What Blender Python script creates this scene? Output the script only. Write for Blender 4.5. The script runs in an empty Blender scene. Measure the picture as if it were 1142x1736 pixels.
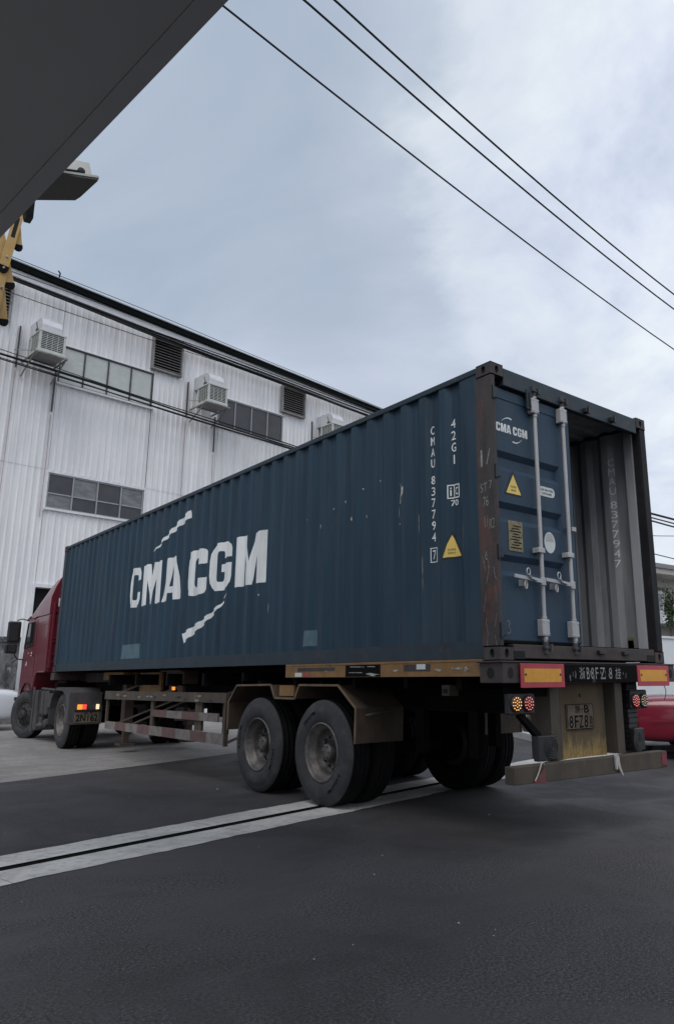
import bpy, bmesh, math, random
from math import radians as R, sin, cos, pi
from mathutils import Vector, Matrix, noise
from mathutils.geometry import tessellate_polygon

random.seed(7)
S = bpy.context.scene
COL = S.collection

# ------------------------------------------------------------------ camera
cam_d = bpy.data.cameras.new('camera')
cam = bpy.data.objects.new('camera', cam_d)
COL.objects.link(cam)
S.camera = cam
yaw, pitch, roll = 0.69821, 0.23112, -0.00263
fw = Vector((sin(yaw) * cos(pitch), cos(yaw) * cos(pitch), sin(pitch)))
rt = Vector((cos(yaw), -sin(yaw), 0))
upv = rt.cross(fw)
r2 = rt * cos(roll) + upv * sin(roll)
u2 = upv * cos(roll) - rt * sin(roll)
mw = Matrix((r2, u2, -fw)).transposed().to_4x4()
mw.translation = Vector((-4.525, -4.095, 1.268))
cam.matrix_world = mw
cam_d.sensor_fit = 'VERTICAL'
cam_d.sensor_height = 24.0
cam_d.sensor_width = 24.0
cam_d.lens = 24.0 * 1247.5 / 1736
cam_d.shift_x = -(671.2 - 571) / 1736
cam_d.shift_y = -(868 - 857.3) / 1736
cam_d.clip_start = 0.05
cam_d.clip_end = 2000

# ------------------------------------------------------------------ sky, sun, exposure
SUN_AZ, SUN_EL = 238, 52
w = bpy.data.worlds.new('World')
S.world = w
w.use_nodes = True
nt = w.node_tree
nt.nodes.clear()


def N(nt, t, **kw):
    n = nt.nodes.new(t)
    for k, v in kw.items():
        if k in n.inputs.keys():
            n.inputs[k].default_value = v
        else:
            setattr(n, k, v)
    return n


def ramp(nt, fac, stops):
    r = nt.nodes.new('ShaderNodeValToRGB')
    e = r.color_ramp.elements
    while len(e) < len(stops):
        e.new(0.5)
    for i, (p, c) in enumerate(stops):
        e[i].position = p
        e[i].color = (*c, 1) if len(c) == 3 else c
    nt.links.new(fac, r.inputs[0])
    return r.outputs[0]


def math_(nt, op, a, b=None, clamp=False):
    n = nt.nodes.new('ShaderNodeMath')
    n.operation = op
    n.use_clamp = clamp
    for i, x in enumerate((a, b)):
        if x is None:
            continue
        if isinstance(x, (int, float)):
            n.inputs[i].default_value = x
        else:
            nt.links.new(x, n.inputs[i])
    return n.outputs[0]


def mix_(nt, fac, a, b, mode='MIX'):
    n = nt.nodes.new('ShaderNodeMix')
    n.data_type = 'RGBA'
    n.blend_type = mode
    for i, x in ((0, fac), (6, a), (7, b)):
        if isinstance(x, (int, float)):
            n.inputs[i].default_value = x
        elif isinstance(x, tuple):
            n.inputs[i].default_value = (*x, 1) if len(x) == 3 else x
        else:
            nt.links.new(x, n.inputs[i])
    return n.outputs[2]


out = N(nt, 'ShaderNodeOutputWorld')
bg = N(nt, 'ShaderNodeBackground', Strength=0.1)
sky = N(nt, 'ShaderNodeTexSky')
sky.sky_type = 'NISHITA'
sky.sun_disc = False
sky.sun_elevation = R(SUN_EL)
sky.sun_rotation = R(SUN_AZ)
sky.air_density = 1.5
sky.dust_density = 3
tc = N(nt, 'ShaderNodeTexCoord')
sep = N(nt, 'ShaderNodeSeparateXYZ')
nt.links.new(tc.outputs['Generated'], sep.inputs[0])
zz = math_(nt, 'ADD', math_(nt, 'MAXIMUM', sep.outputs[2], 0.0), 0.22)
cx = math_(nt, 'DIVIDE', sep.outputs[0], zz)
cy = math_(nt, 'DIVIDE', sep.outputs[1], zz)
sv = (sin(R(SUN_AZ)) * cos(R(SUN_EL)), cos(R(SUN_AZ)) * cos(R(SUN_EL)), sin(R(SUN_EL)))
cmb = N(nt, 'ShaderNodeCombineXYZ')
nt.links.new(cx, cmb.inputs[0])
nt.links.new(cy, cmb.inputs[1])


def cnoise(scale, detail, rough, dist, off):
    m = N(nt, 'ShaderNodeMapping')
    m.inputs['Location'].default_value = off
    nt.links.new(cmb.outputs[0], m.inputs[0])
    n = N(nt, 'ShaderNodeTexNoise', Scale=scale, Detail=detail, Roughness=rough, Distortion=dist)
    nt.links.new(m.outputs[0], n.inputs['Vector'])
    return n.outputs[0]


n1 = cnoise(0.9, 5, 0.55, 0.5, (3.1, 1.7, 0))
n2 = cnoise(2.6, 7, 0.6, 0.3, (0.4, 5.2, 0))
n3 = cnoise(0.35, 2, 0.5, 0.0, (8.4, 2.2, 0))
# a brighter, billowy cloud deck fills the half of the sky to the right
dotn = N(nt, 'ShaderNodeVectorMath')
dotn.operation = 'DOT_PRODUCT'
nt.links.new(tc.outputs['Generated'], dotn.inputs[0])
dotn.inputs[1].default_value = (0.707, -0.707, 0.0)
dd = dotn.outputs['Value']
lit = math_(nt, 'ADD', dd, math_(nt, 'MULTIPLY', math_(nt, 'SUBTRACT', n1, 0.5), 0.46))
lit = math_(nt, 'ADD', lit, math_(nt, 'MULTIPLY', math_(nt, 'SUBTRACT', n2, 0.5), 0.20))
lit = math_(nt, 'ADD', lit, math_(nt, 'MULTIPLY', math_(nt, 'SUBTRACT', cnoise(7.0, 6, 0.6, 0.4, (1.1, 3.3, 0)), 0.5), 0.07))
lit = math_(nt, 'ADD', lit, 0.455)
edge = ramp(nt, lit, [(0.34, (0, 0, 0)), (0.46, (0.22,) * 3), (0.515, (0.66,) * 3), (0.70, (1, 1, 1))])
soft = cnoise(1.5, 6, 0.55, 0.8, (6.3, 0.9, 0))
grey = ramp(nt, soft, [(0.28, (4.0, 4.8, 6.0)), (0.5, (4.75, 5.5, 6.7)), (0.72, (5.9, 6.5, 7.8))])
pale = ramp(nt, n2, [(0.28, (5.8, 6.6, 8.2)), (0.44, (7.8, 8.4, 9.7)), (0.62, (9.2, 9.8, 10.3))])
clouds = mix_(nt, edge, grey, pale)
# thinner, lighter cloud towards the horizon
hz = ramp(nt, sep.outputs[2], [(0.0, (1, 1, 1)), (0.28, (0.35,) * 3), (0.5, (0, 0, 0))])
clouds = mix_(nt, math_(nt, 'MULTIPLY', hz, 0.30), clouds, (6.6, 7.4, 8.5))
final = mix_(nt, 0.93, sky.outputs[0], clouds)
nt.links.new(final, bg.inputs[0])
nt.links.new(bg.outputs[0], out.inputs[0])

sd = bpy.data.lights.new('sun', 'SUN')
sd.energy = 1.45
sd.angle = R(38)
sd.color = (1, 0.97, 0.93)
so = bpy.data.objects.new('sun', sd)
COL.objects.link(so)
so.rotation_euler = Vector(sv).to_track_quat('Z', 'Y').to_euler()
so.location = (10, 5, 30)

S.view_settings.view_transform = 'Standard'
S.view_settings.look = 'None'
S.view_settings.gamma = 1
S.view_settings.use_curve_mapping = False
S.view_settings.exposure = 0.0


# ------------------------------------------------------------------ materials
def mat(name, col, rough=0.6, metal=0.0, var=0.12, vs=6.0, st=(1, 1, 1), dirt=None, bump=0.0, bs=60.0,
        emit=None, spec=0.5, streak=None, coat=0.0):
    """principled material; var: lightness variation, dirt: list of (colour, lo, hi, scale, stretch)"""
    m = bpy.data.materials.new(name)
    m.use_nodes = True
    t = m.node_tree
    t.nodes.clear()
    o = N(t, 'ShaderNodeOutputMaterial')
    b = N(t, 'ShaderNodeBsdfPrincipled')
    t.links.new(b.outputs[0], o.inputs[0])
    b.inputs['Roughness'].default_value = rough
    b.inputs['Metallic'].default_value = metal
    b.inputs['Specular IOR Level'].default_value = spec
    if coat:
        b.inputs['Coat Weight'].default_value = coat
        b.inputs['Coat Roughness'].default_value = 0.08
    tc = N(t, 'ShaderNodeTexCoord')

    def nz(scale, stretch, detail=5, rough_=0.6, off=0.0):
        mp = N(t, 'ShaderNodeMapping')
        mp.inputs['Scale'].default_value = stretch
        mp.inputs['Location'].default_value = (off, off * 0.7, off * 1.3)
        t.links.new(tc.outputs['Object'], mp.inputs[0])
        n = N(t, 'ShaderNodeTexNoise', Scale=scale, Detail=detail, Roughness=rough_)
        t.links.new(mp.outputs[0], n.inputs['Vector'])
        return n.outputs[0]
    c = col
    if var:
        lo = tuple(max(0, x * (1 - var)) for x in col)
        hi = tuple(min(1, x * (1 + var)) for x in col)
        c = ramp(t, nz(vs, st), [(0.3, lo), (0.7, hi)])
    for i, d in enumerate(dirt or []):
        dc, lo, hi, sc, stt = d
        f = ramp(t, nz(sc, stt, 8, 0.65, 3.7 * (i + 1)), [(lo, (0, 0, 0)), (hi, (1, 1, 1))])
        c = mix_(t, f, c, dc)
    if isinstance(c, tuple):
        b.inputs['Base Color'].default_value = (*c, 1)
    else:
        t.links.new(c, b.inputs['Base Color'])
    if bump:
        bm_ = N(t, 'ShaderNodeBump', Strength=bump, Distance=0.01)
        t.links.new(nz(bs, (1, 1, 1), 6, 0.6, 9.1), bm_.inputs['Height'])
        t.links.new(bm_.outputs[0], b.inputs['Normal'])
    if emit:
        b.inputs['Emission Color'].default_value = (*emit[:3], 1)
        b.inputs['Emission Strength'].default_value = emit[3]
    return m


ZS = (1, 1, 0.12)      # vertical streaks
ZS2 = (1, 1, 0.05)
RUST = (0.10, 0.045, 0.028)
M = {}
M['blue'] = mat('container_blue_paint', (0.0165, 0.0425, 0.069), 0.6, spec=0.3, var=0.18, vs=3.5, st=ZS,
                dirt=[((0.036, 0.063, 0.086), 0.50, 0.78, 9, ZS2), ((0.034, 0.058, 0.078), 0.50, 0.76, 0.9, (1, 1, .45)), ((0.018, 0.03, 0.045), 0.6, 0.85, 2.2, (1, 1, 0.5)),
                      ((0.06, 0.042, 0.036), 0.735, 0.79, 6, (1, 1, 0.25)), ((0.009, 0.022, 0.036), 0.54, 0.78, 7, (1, 1, .07))], bump=0.35, bs=3.2)
M['door_blue'] = mat('door_blue_paint', (0.0225, 0.049, 0.082), 0.55, spec=0.35, var=0.14, vs=3, st=ZS,
                     dirt=[((0.018, 0.03, 0.045), 0.55, 0.85, 3, ZS), ((0.07, 0.085, 0.1), 0.62, 0.85, 8, (1, 1, .3))], bump=0.08, bs=10)
M['rail_blue'] = mat('rail_dark_paint', (0.014, 0.028, 0.041), 0.6, var=0.25, vs=4,
                     dirt=[((0.055, 0.04, 0.033), 0.56, 0.72, 6, (1, 1, 1))], bump=0.15, bs=25)
M['post'] = mat('rusty_post_paint', (0.048, 0.042, 0.043), 0.75, var=0.35, vs=8, st=(1, 1, .3),
                dirt=[((0.115, 0.05, 0.038), 0.53, 0.66, 4, (1, 1, .45)), ((0.02, 0.022, 0.028), 0.55, 0.75, 7, ZS), ((0.16, 0.15, 0.14), 0.70, 0.76, 22, (1, 1, .25))], bump=0.3, bs=40)
M['inner'] = mat('inner_grey_paint', (0.305, 0.315, 0.335), 0.65, var=0.3, vs=2.5, st=ZS,
                 dirt=[((0.17, 0.17, 0.18), 0.46, 0.66, 2.6, (1, 1, .16)), ((0.2, 0.14, 0.1), 0.68, 0.78, 7, ZS)], bump=0.1)
M['print'] = mat('white_print', (0.72, 0.74, 0.74), 0.6, var=0.14, vs=8, st=ZS,
                 dirt=[((0.45, 0.46, 0.46), 0.56, 0.74, 5, (1, 1, .15)), ((0.10, 0.13, 0.16), 0.70, 0.73, 16, (1, 1, .5)), ((0.33, 0.27, 0.22), 0.70, 0.78, 8, ZS)])
M['faint'] = mat('faint_print', (0.66, 0.66, 0.67), 0.7, var=0.2, vs=30)
M['chalk'] = mat('chalk', (0.26, 0.255, 0.25), 0.9, var=0.4, vs=40)
M['patch'] = mat('touch_up_paint', (0.075, 0.13, 0.16), 0.6, var=0.15, vs=12)
M['rod'] = mat('galvanised_rod', (0.40, 0.40, 0.41), 0.5, 0.25, var=0.12, vs=9, st=(1, 1, .4),
               dirt=[((0.2, 0.15, 0.13), 0.66, 0.78, 8, (1, 1, .5))], bump=0.08)
M['yellow'] = mat('yellow_sticker', (0.74, 0.54, 0.13), 0.5, var=0.08)
M['black'] = mat('black_print', (0.012, 0.012, 0.013), 0.6, var=0)
M['dark'] = mat('dark_and_shaded_steel', (0.005, 0.0048, 0.0048), 0.9, spec=0.12, var=0.3, vs=7, bump=0.2, dirt=[((0.011, 0.0095, 0.0085), 0.58, 0.78, 4, (1, 1, 1))])  # underside steel taken near black, the shade there put into its colour
M['brass'] = mat('worn_brass_plate', (0.24, 0.20, 0.11), 0.6, 0.2, var=0.25, vs=18, dirt=[((0.09, 0.08, 0.06), 0.5, 0.65, 30, (1, 1, 1))])
M['sticker'] = mat('pale_sticker', (0.58, 0.62, 0.61), 0.5, var=0.08)
M['dirty'] = mat('dusty_trailer_steel', (0.072, 0.057, 0.042), 0.8, var=0.3, vs=5, st=(1, 1, .4), bump=0.25, bs=30,
                 dirt=[((0.05, 0.043, 0.038), 0.5, 0.72, 6, (1, 1, .4)), ((0.16, 0.12, 0.08), 0.62, 0.78, 8, ZS)])
M['bolster'] = mat('brown_primer_steel', (0.05, 0.038, 0.036), 0.7, var=0.3, vs=6, bump=0.25, bs=30,
                   dirt=[((0.10, 0.05, 0.04), 0.56, 0.72, 6, (1, 1, 1)), ((0.09, 0.08, 0.075), 0.64, 0.76, 9, (1, 1, 1))])
M['ochre'] = mat('worn_yellow_paint', (0.235, 0.125, 0.042), 0.65, var=0.22, vs=6, bump=0.15, bs=30,
                 dirt=[((0.10, 0.07, 0.05), 0.52, 0.68, 5, (1, .35, 1)), ((0.06, 0.055, 0.055), 0.62, 0.72, 8, (1, .5, 1))])
M['mudguard'] = mat('rusty_mudguard_steel', (0.062, 0.042, 0.029), 0.75, var=0.3, vs=6, bump=0.25, bs=30,
                    dirt=[((0.05, 0.035, 0.028), 0.48, 0.7, 5, (1, 1, .5))])
M['plate_panel'] = mat('mud_stained_panel', (0.105, 0.075, 0.041), 0.85, var=0.25, vs=6, st=ZS, bump=0.25,
                       dirt=[((0.055, 0.045, 0.036), 0.5, 0.75, 5, ZS)])
M['refl_red'] = mat('red_reflector', (0.40, 0.035, 0.055), 0.35, var=0.12, vs=10, dirt=[((0.12, 0.03, 0.035), 0.6, 0.8, 6, (1, 1, 1))])
M['refl_yel'] = mat('yellow_reflector', (0.66, 0.30, 0.025), 0.35, var=0.1, vs=10, dirt=[((0.36, 0.19, 0.05), 0.6, 0.8, 7, (1, 1, 1))])
M['refl_dull'] = mat('weathered_red_reflector', (0.17, 0.03, 0.04), 0.5, var=0.2, vs=14, dirt=[((0.10, 0.07, 0.06), 0.5, 0.75, 9, (1, 1, 1))])
M['lip'] = mat('worn_lip', (0.15, 0.098, 0.058), 0.7, var=0.3, vs=8, dirt=[((0.08, 0.06, 0.045), 0.5, 0.7, 7, (1, 1, 1))])
M['seal_black'] = mat('black_jamb', (0.012, 0.012, 0.015), 0.7, var=0.3, vs=6, spec=0.3, dirt=[((0.035, 0.03, 0.03), 0.58, 0.72, 5, (1, 1, .4))])
M['torn'] = mat('torn_label', (0.40, 0.39, 0.37), 0.8, var=0.3, vs=40, dirt=[((0.15, 0.10, 0.06), 0.5, 0.65, 30, (1, 1, 1))])
M['scruff'] = mat('torn_paper', (0.22, 0.21, 0.2), 0.9, var=0.3, vs=40)
M['rubber'] = mat('tyre_rubber', (0.034, 0.034, 0.0365), 0.82, var=0.22, vs=7, bump=0.15, bs=50,
                  dirt=[((0.075, 0.072, 0.072), 0.5, 0.75, 5, (1, 1, 1))])
M['lens_back_a'] = mat('amber_lens', (0.05, 0.02, 0.008), 0.4, var=0)
M['lens_back_r'] = mat('red_lens', (0.045, 0.008, 0.008), 0.4, var=0)
M['rubber_dark'] = mat('black_and_shaded_rubber', (0.0075, 0.0075, 0.008), 0.9, spec=0.15, var=0.2)  # on treads and inner tyres a darker rubber copy with shade in its colour
M['rim'] = mat('dusty_steel_rim', (0.145, 0.132, 0.122), 0.5, 0.35, var=0.25, vs=12, bump=0.1,
               dirt=[((0.07, 0.06, 0.052), 0.48, 0.7, 8, (1, 1, 1))])
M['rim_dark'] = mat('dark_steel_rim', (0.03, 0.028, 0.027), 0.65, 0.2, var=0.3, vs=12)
M['amber_led'] = mat('amber_led', (0.5, 0.2, 0.02), 0.4, var=0, emit=(1.0, 0.50, 0.16, 1.5))
M['red_led'] = mat('red_led', (0.4, 0.03, 0.03), 0.4, var=0, emit=(1.0, 0.25, 0.2, 1.2))
M['pale_led'] = mat('pale_led', (0.5, 0.4, 0.3), 0.4, var=0, emit=(1.0, 0.75, 0.5, 0.5))
M['lens_red'] = mat('lit_red_lens', (0.5, 0.03, 0.02), 0.3, var=0, emit=(1.0, 0.09, 0.06, 0.9))
M['lens_amber'] = mat('lit_amber_lens', (0.5, 0.2, 0.02), 0.3, var=0, emit=(1.0, 0.33, 0.04, 1.0))
M['lens_white'] = mat('lit_reverse_lens', (0.6, 0.55, 0.4), 0.3, var=0, emit=(1.0, 0.82, 0.45, 0.9))
M['cab_red'] = mat('tractor_red_paint', (0.145, 0.016, 0.028), 0.32, var=0.12, vs=3, coat=0.3,
                   dirt=[((0.10, 0.05, 0.05), 0.55, 0.85, 3, (1, 1, .5))])
M['plastic'] = mat('dark_plastic', (0.014, 0.014, 0.016), 0.5, var=0.2, vs=6, dirt=[((0.05, 0.045, 0.042), 0.58, 0.8, 5, (1, 1, .5))])
M['tank'] = mat('dusty_grey_metal', (0.06, 0.058, 0.06), 0.6, 0.2, var=0.3, vs=7, bump=0.15)
M['fender'] = mat('dusty_fender', (0.062, 0.058, 0.062), 0.7, var=0.25, vs=5, bump=0.12, dirt=[((0.03, .028, .027), .5, .75, 4, (1, 1, .4))])
M['glass'] = mat('dark_window_glass', (0.012, 0.014, 0.016), 0.06, var=0, spec=0.6)
M['wall'] = mat('white_cladding_sheet', (0.82, 0.815, 0.825), 0.55, var=0.06, vs=1.2, st=ZS,
                dirt=[((0.64, 0.63, 0.64), 0.48, 0.72, 5, ZS2), ((0.58, 0.57, 0.57), 0.62, 0.80, 1.6, (1, 1, .12)), ((0.50, 0.42, 0.38), 0.69, 0.78, 7, (1, 1, .03)), ((0.67, 0.68, 0.71), 0.5, 0.8, 0.5, (1, 1, .5))])
M['trim'] = mat('white_trim', (0.74, 0.74, 0.76), 0.55, var=0.1)
M['frame_dark'] = mat('dark_window_frame', (0.06, 0.055, 0.055), 0.5, var=0.2)
M['frame_grey'] = mat('aluminium_frame', (0.32, 0.33, 0.34), 0.45, 0.3, var=0.12)
M['pane_pale'] = mat('curtained_pane', (0.52, 0.545, 0.525), 0.12, var=0.08, vs=2.5, dirt=[((0.62, 0.63, 0.63), 0.58, 0.72, 3, (1, 1, 6))])
M['pane_dark'] = mat('dark_pane', (0.045, 0.045, 0.052), 0.08, var=0.3, vs=1.5)
M['pane_film'] = mat('clouded_pane', (0.17, 0.175, 0.185), 0.15, var=0.4, vs=2.2, st=(1, 1, 3))
M['louvre'] = mat('louvre_steel', (0.26, 0.25, 0.24), 0.6, var=0.2, dirt=[((0.10, 0.085, 0.07), 0.5, 0.7, 4, (1, 1, 1))])
M['void'] = mat('recess_shade', (0.010, 0.010, 0.011), 0.9, var=0)  # near-black colour stands in for the shade inside holes and recesses
M['cooler'] = mat('cooler_plastic', (0.52, 0.54, 0.51), 0.55, var=0.1, dirt=[((0.33, 0.33, 0.30), 0.55, 0.8, 4, (1, 1, .4))])
M['cooler_grey'] = mat('cooler_tray', (0.27, 0.26, 0.25), 0.6, var=0.2, vs=5)
M['duct'] = mat('duct_sheet', (0.60, 0.60, 0.62), 0.4, 0.2, var=0.1)
M['cable'] = mat('black_cable', (0.008, 0.008, 0.009), 0.7, var=0)
M['gutter'] = mat('dark_gutter', (0.006, 0.008, 0.008), 0.9, spec=0.1, var=0.3)
M['stain'] = mat('rust_streak', (0.40, 0.34, 0.34), 0.7, var=0.25)
M['canopy'] = mat('canopy_grey_panel', (0.36, 0.36, 0.37), 0.6, var=0.06, vs=1.5, st=(.3, .3, .3))
M['housing'] = mat('lamp_housing', (0.36, 0.36, 0.34), 0.45, var=0.1)
M['lampglass'] = mat('lamp_glass', (0.05, 0.053, 0.05), 0.12, var=0.2, vs=60)
M['scissor'] = mat('scissor_yellow', (0.46, 0.29, 0.095), 0.55, var=0.12, dirt=[((0.25, 0.16, 0.07), 0.6, 0.8, 12, (1, 1, 1))])
M['mould'] = mat('mouldy_concrete', (0.17, 0.165, 0.17), 0.9, var=0.3, vs=3, bump=0.3, bs=20,
                 dirt=[((0.05, 0.05, 0.052), 0.46, 0.62, 3, (1, 1, .6)), ((0.33, 0.33, 0.33), 0.58, 0.68, 8, (1, 1, .5))])
M['white_car'] = mat('white_car_paint', (0.66, 0.68, 0.72), 0.25, var=0, coat=0.5)
M['red_car'] = mat('red_car_paint', (0.19, 0.010, 0.027), 0.28, var=0, coat=0.6)
M['house'] = mat('cream_render', (0.42, 0.40, 0.36), 0.8, var=0.1, vs=2, dirt=[((0.3, 0.28, 0.25), 0.55, 0.8, 2, ZS)])
M['whitewall'] = mat('white_render', (0.70, 0.72, 0.74), 0.8, var=0.05, vs=1)
M['roof'] = mat('grey_roof', (0.10, 0.10, 0.10), 0.85, var=0.2, vs=5, bump=0.3)
M['leaf'] = mat('leaves', (0.045, 0.07, 0.03), 0.6, var=0.4, vs=9)
M['bark'] = mat('twigs', (0.10, 0.085, 0.07), 0.85, var=0.3)
M['kerb'] = mat('kerb_concrete', (0.42, 0.42, 0.43), 0.8, var=0.12, vs=4)
M['bucket'] = mat('white_bucket', (0.6, 0.6, 0.6), 0.4, var=0.05)
M['rag'] = mat('grey_rag', (0.42, 0.40, 0.38), 0.9, var=0.2, vs=20)
M['litter'] = mat('pale_grit', (0.5, 0.5, 0.5), 0.8, var=0.2)



def add_mud(m, z0, z1, col):
    """dried yellow mud splashed up from the lower edge of a panel"""
    t = m.node_tree
    b = next(n for n in t.nodes if n.type == 'BSDF_PRINCIPLED')
    src = b.inputs['Base Color'].links[0].from_socket
    tc = N(t, 'ShaderNodeTexCoord')
    sp = N(t, 'ShaderNodeSeparateXYZ')
    t.links.new(tc.outputs['Object'], sp.inputs[0])
    h = math_(t, 'DIVIDE', math_(t, 'SUBTRACT', z1, sp.outputs[2]), z1 - z0)

    def nz(scale, st, off):
        mp = N(t, 'ShaderNodeMapping')
        mp.inputs['Scale'].default_value = st
        mp.inputs['Location'].default_value = (off, off, off)
        t.links.new(tc.outputs['Object'], mp.inputs[0])
        n = N(t, 'ShaderNodeTexNoise', Scale=scale, Detail=8, Roughness=0.7)
        t.links.new(mp.outputs[0], n.inputs['Vector'])
        return n.outputs[0]
    f = math_(t, 'ADD', h, math_(t, 'MULTIPLY', math_(t, 'SUBTRACT', nz(34, (1, 1, .14), 2), 0.5), 1.5))
    f = math_(t, 'ADD', f, math_(t, 'MULTIPLY', math_(t, 'SUBTRACT', nz(6, (1, 1, .5), 5), 0.5), 1.6))
    f = ramp(t, f, [(0.30, (0, 0, 0)), (0.62, (0.55,) * 3), (0.95, (1, 1, 1))])
    c2 = ramp(t, nz(60, (1, 1, .5), 7), [(0.35, tuple(x * .45 for x in col)), (0.65, col)])
    t.links.new(mix_(t, f, src, c2), b.inputs['Base Color'])


add_mud(M['plate_panel'], 0.58, 0.86, (0.46, 0.31, 0.11))
M['plate_rusty'] = mat('rusty_licence_plate', (0.12, 0.095, 0.07), 0.85, var=0.25, vs=9, bump=0.3, dirt=[((0.055, 0.045, 0.036), 0.5, 0.72, 8, (1, 1, 1))])


def ground_mat(name, base, kind):
    m = bpy.data.materials.new(name)
    m.use_nodes = True
    t = m.node_tree
    t.nodes.clear()
    o = N(t, 'ShaderNodeOutputMaterial')
    b = N(t, 'ShaderNodeBsdfPrincipled')
    t.links.new(b.outputs[0], o.inputs[0])
    tc = N(t, 'ShaderNodeTexCoord')

    def nz(scale, stretch=(1, 1, 1), detail=5, rough_=0.6, off=0.0, rot=0.0, dist=0.0):
        mp = N(t, 'ShaderNodeMapping')
        mp.inputs['Scale'].default_value = stretch
        mp.inputs['Rotation'].default_value = (0, 0, rot)
        mp.inputs['Location'].default_value = (off, off * 0.7, 0)
        t.links.new(tc.outputs['Object'], mp.inputs[0])
        n = N(t, 'ShaderNodeTexNoise', Scale=scale, Detail=detail, Roughness=rough_, Distortion=dist)
        t.links.new(mp.outputs[0], n.inputs['Vector'])
        return n.outputs[0]
    lo = tuple(x * 0.80 for x in base)
    hi = tuple(x * 1.2 for x in base)
    c = ramp(t, nz(0.55, detail=6, dist=0.6), [(0.32, lo), (0.68, hi)])
    if kind == 'asphalt':
        # coarse aggregate: small stones of different greys, worn to different degrees in patches
        grit = nz(170, detail=3, rough_=0.7)
        grit2 = nz(62, detail=3, rough_=0.7, off=2.0)
        worn = ramp(t, nz(0.75, detail=6, off=4.0, dist=1.2), [(0.44, (0, 0, 0)), (0.58, (1, 1, 1))])
        stones = ramp(t, grit, [(0.38, (0.25,) * 3), (0.5, (0.95,) * 3), (0.64, (2.2,) * 3)])
        stones2 = ramp(t, grit2, [(0.36, (0.25,) * 3), (0.5, (0.95,) * 3), (0.66, (2.1,) * 3)])
        both = mix_(t, 1.0, stones, stones2, 'MULTIPLY')
        both = mix_(t, math_(t, 'MULTIPLY', worn, 0.85), both, (1.0, 1.0, 1.0))
        c = mix_(t, 1.0, c, both, 'MULTIPLY')
        # darker patches
        dark = ramp(t, nz(0.55, detail=7, off=11.3, dist=1.0), [(0.50, (0, 0, 0)), (0.64, (1, 1, 1))])
        c = mix_(t, math_(t, 'MULTIPLY', dark, 0.7), c, tuple(x * 0.5 for x in base))
        # pale scuffs drawn out along the way vehicles turn in
        c = mix_(t, math_(t, 'MULTIPLY', ramp(t, nz(3.0, (0.18, 2.2, 1), 6, 0.65, 2.0, R(-20)), [(0.58, (0, 0, 0)), (0.75, (1, 1, 1))]), 0.3), c, tuple(x * 1.6 for x in base))
        rough = ramp(t, nz(0.75, detail=6, off=4.0, dist=1.2), [(0.4, (0.8,) * 3), (0.62, (0.64,) * 3)])
        bs, bd = 0.8, 0.008
        h = math_(t, 'ADD', math_(t, 'MULTIPLY', grit, 0.6), math_(t, 'MULTIPLY', grit2, 0.6))
        h = math_(t, 'MULTIPLY', h, math_(t, 'SUBTRACT', 1.25, worn))
    else:
        c = mix_(t, math_(t, 'MULTIPLY', ramp(t, nz(2.2, (0.16, 1.6, 1), 7, 0.65, 2.0, R(-18)), [(0.42, (0, 0, 0)), (0.7, (1, 1, 1))]), 0.55), c, tuple(x * 0.55 for x in base))
        c = mix_(t, math_(t, 'MULTIPLY', ramp(t, nz(0.5, detail=6, off=5), [(0.5, (0, 0, 0)), (0.75, (1, 1, 1))]), 0.5), c, tuple(x * 1.25 for x in base))
        c = mix_(t, math_(t, 'MULTIPLY', ramp(t, nz(14, detail=6, off=5), [(0.50, (0, 0, 0)), (0.70, (1, 1, 1))]), 0.6), c, tuple(x * 0.45 for x in base))
        c = mix_(t, math_(t, 'MULTIPLY', ramp(t, nz(3.1, detail=8, off=8, dist=0.7), [(0.50, (0, 0, 0)), (0.62, (1, 1, 1))]), 0.5), c, tuple(x * 0.62 for x in base))
        rough = None
        b.inputs['Roughness'].default_value = 0.8
        bs, bd = 0.25, 0.005
        h = nz(50, detail=5)
    t.links.new(c, b.inputs['Base Color'])
    if rough is not None:
        t.links.new(rough, b.inputs['Roughness'])
    bm_ = N(t, 'ShaderNodeBump', Strength=bs, Distance=bd)
    t.links.new(h, bm_.inputs['Height'])
    t.links.new(bm_.outputs[0], b.inputs['Normal'])
    return m


M['asphalt'] = ground_mat('asphalt', (0.052, 0.0475, 0.0495), 'asphalt')
M['concrete'] = ground_mat('concrete_yard', (0.27, 0.255, 0.245), 'concrete')
M['drain_conc'] = ground_mat('drain_concrete', (0.60, 0.575, 0.54), 'concrete')


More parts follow.
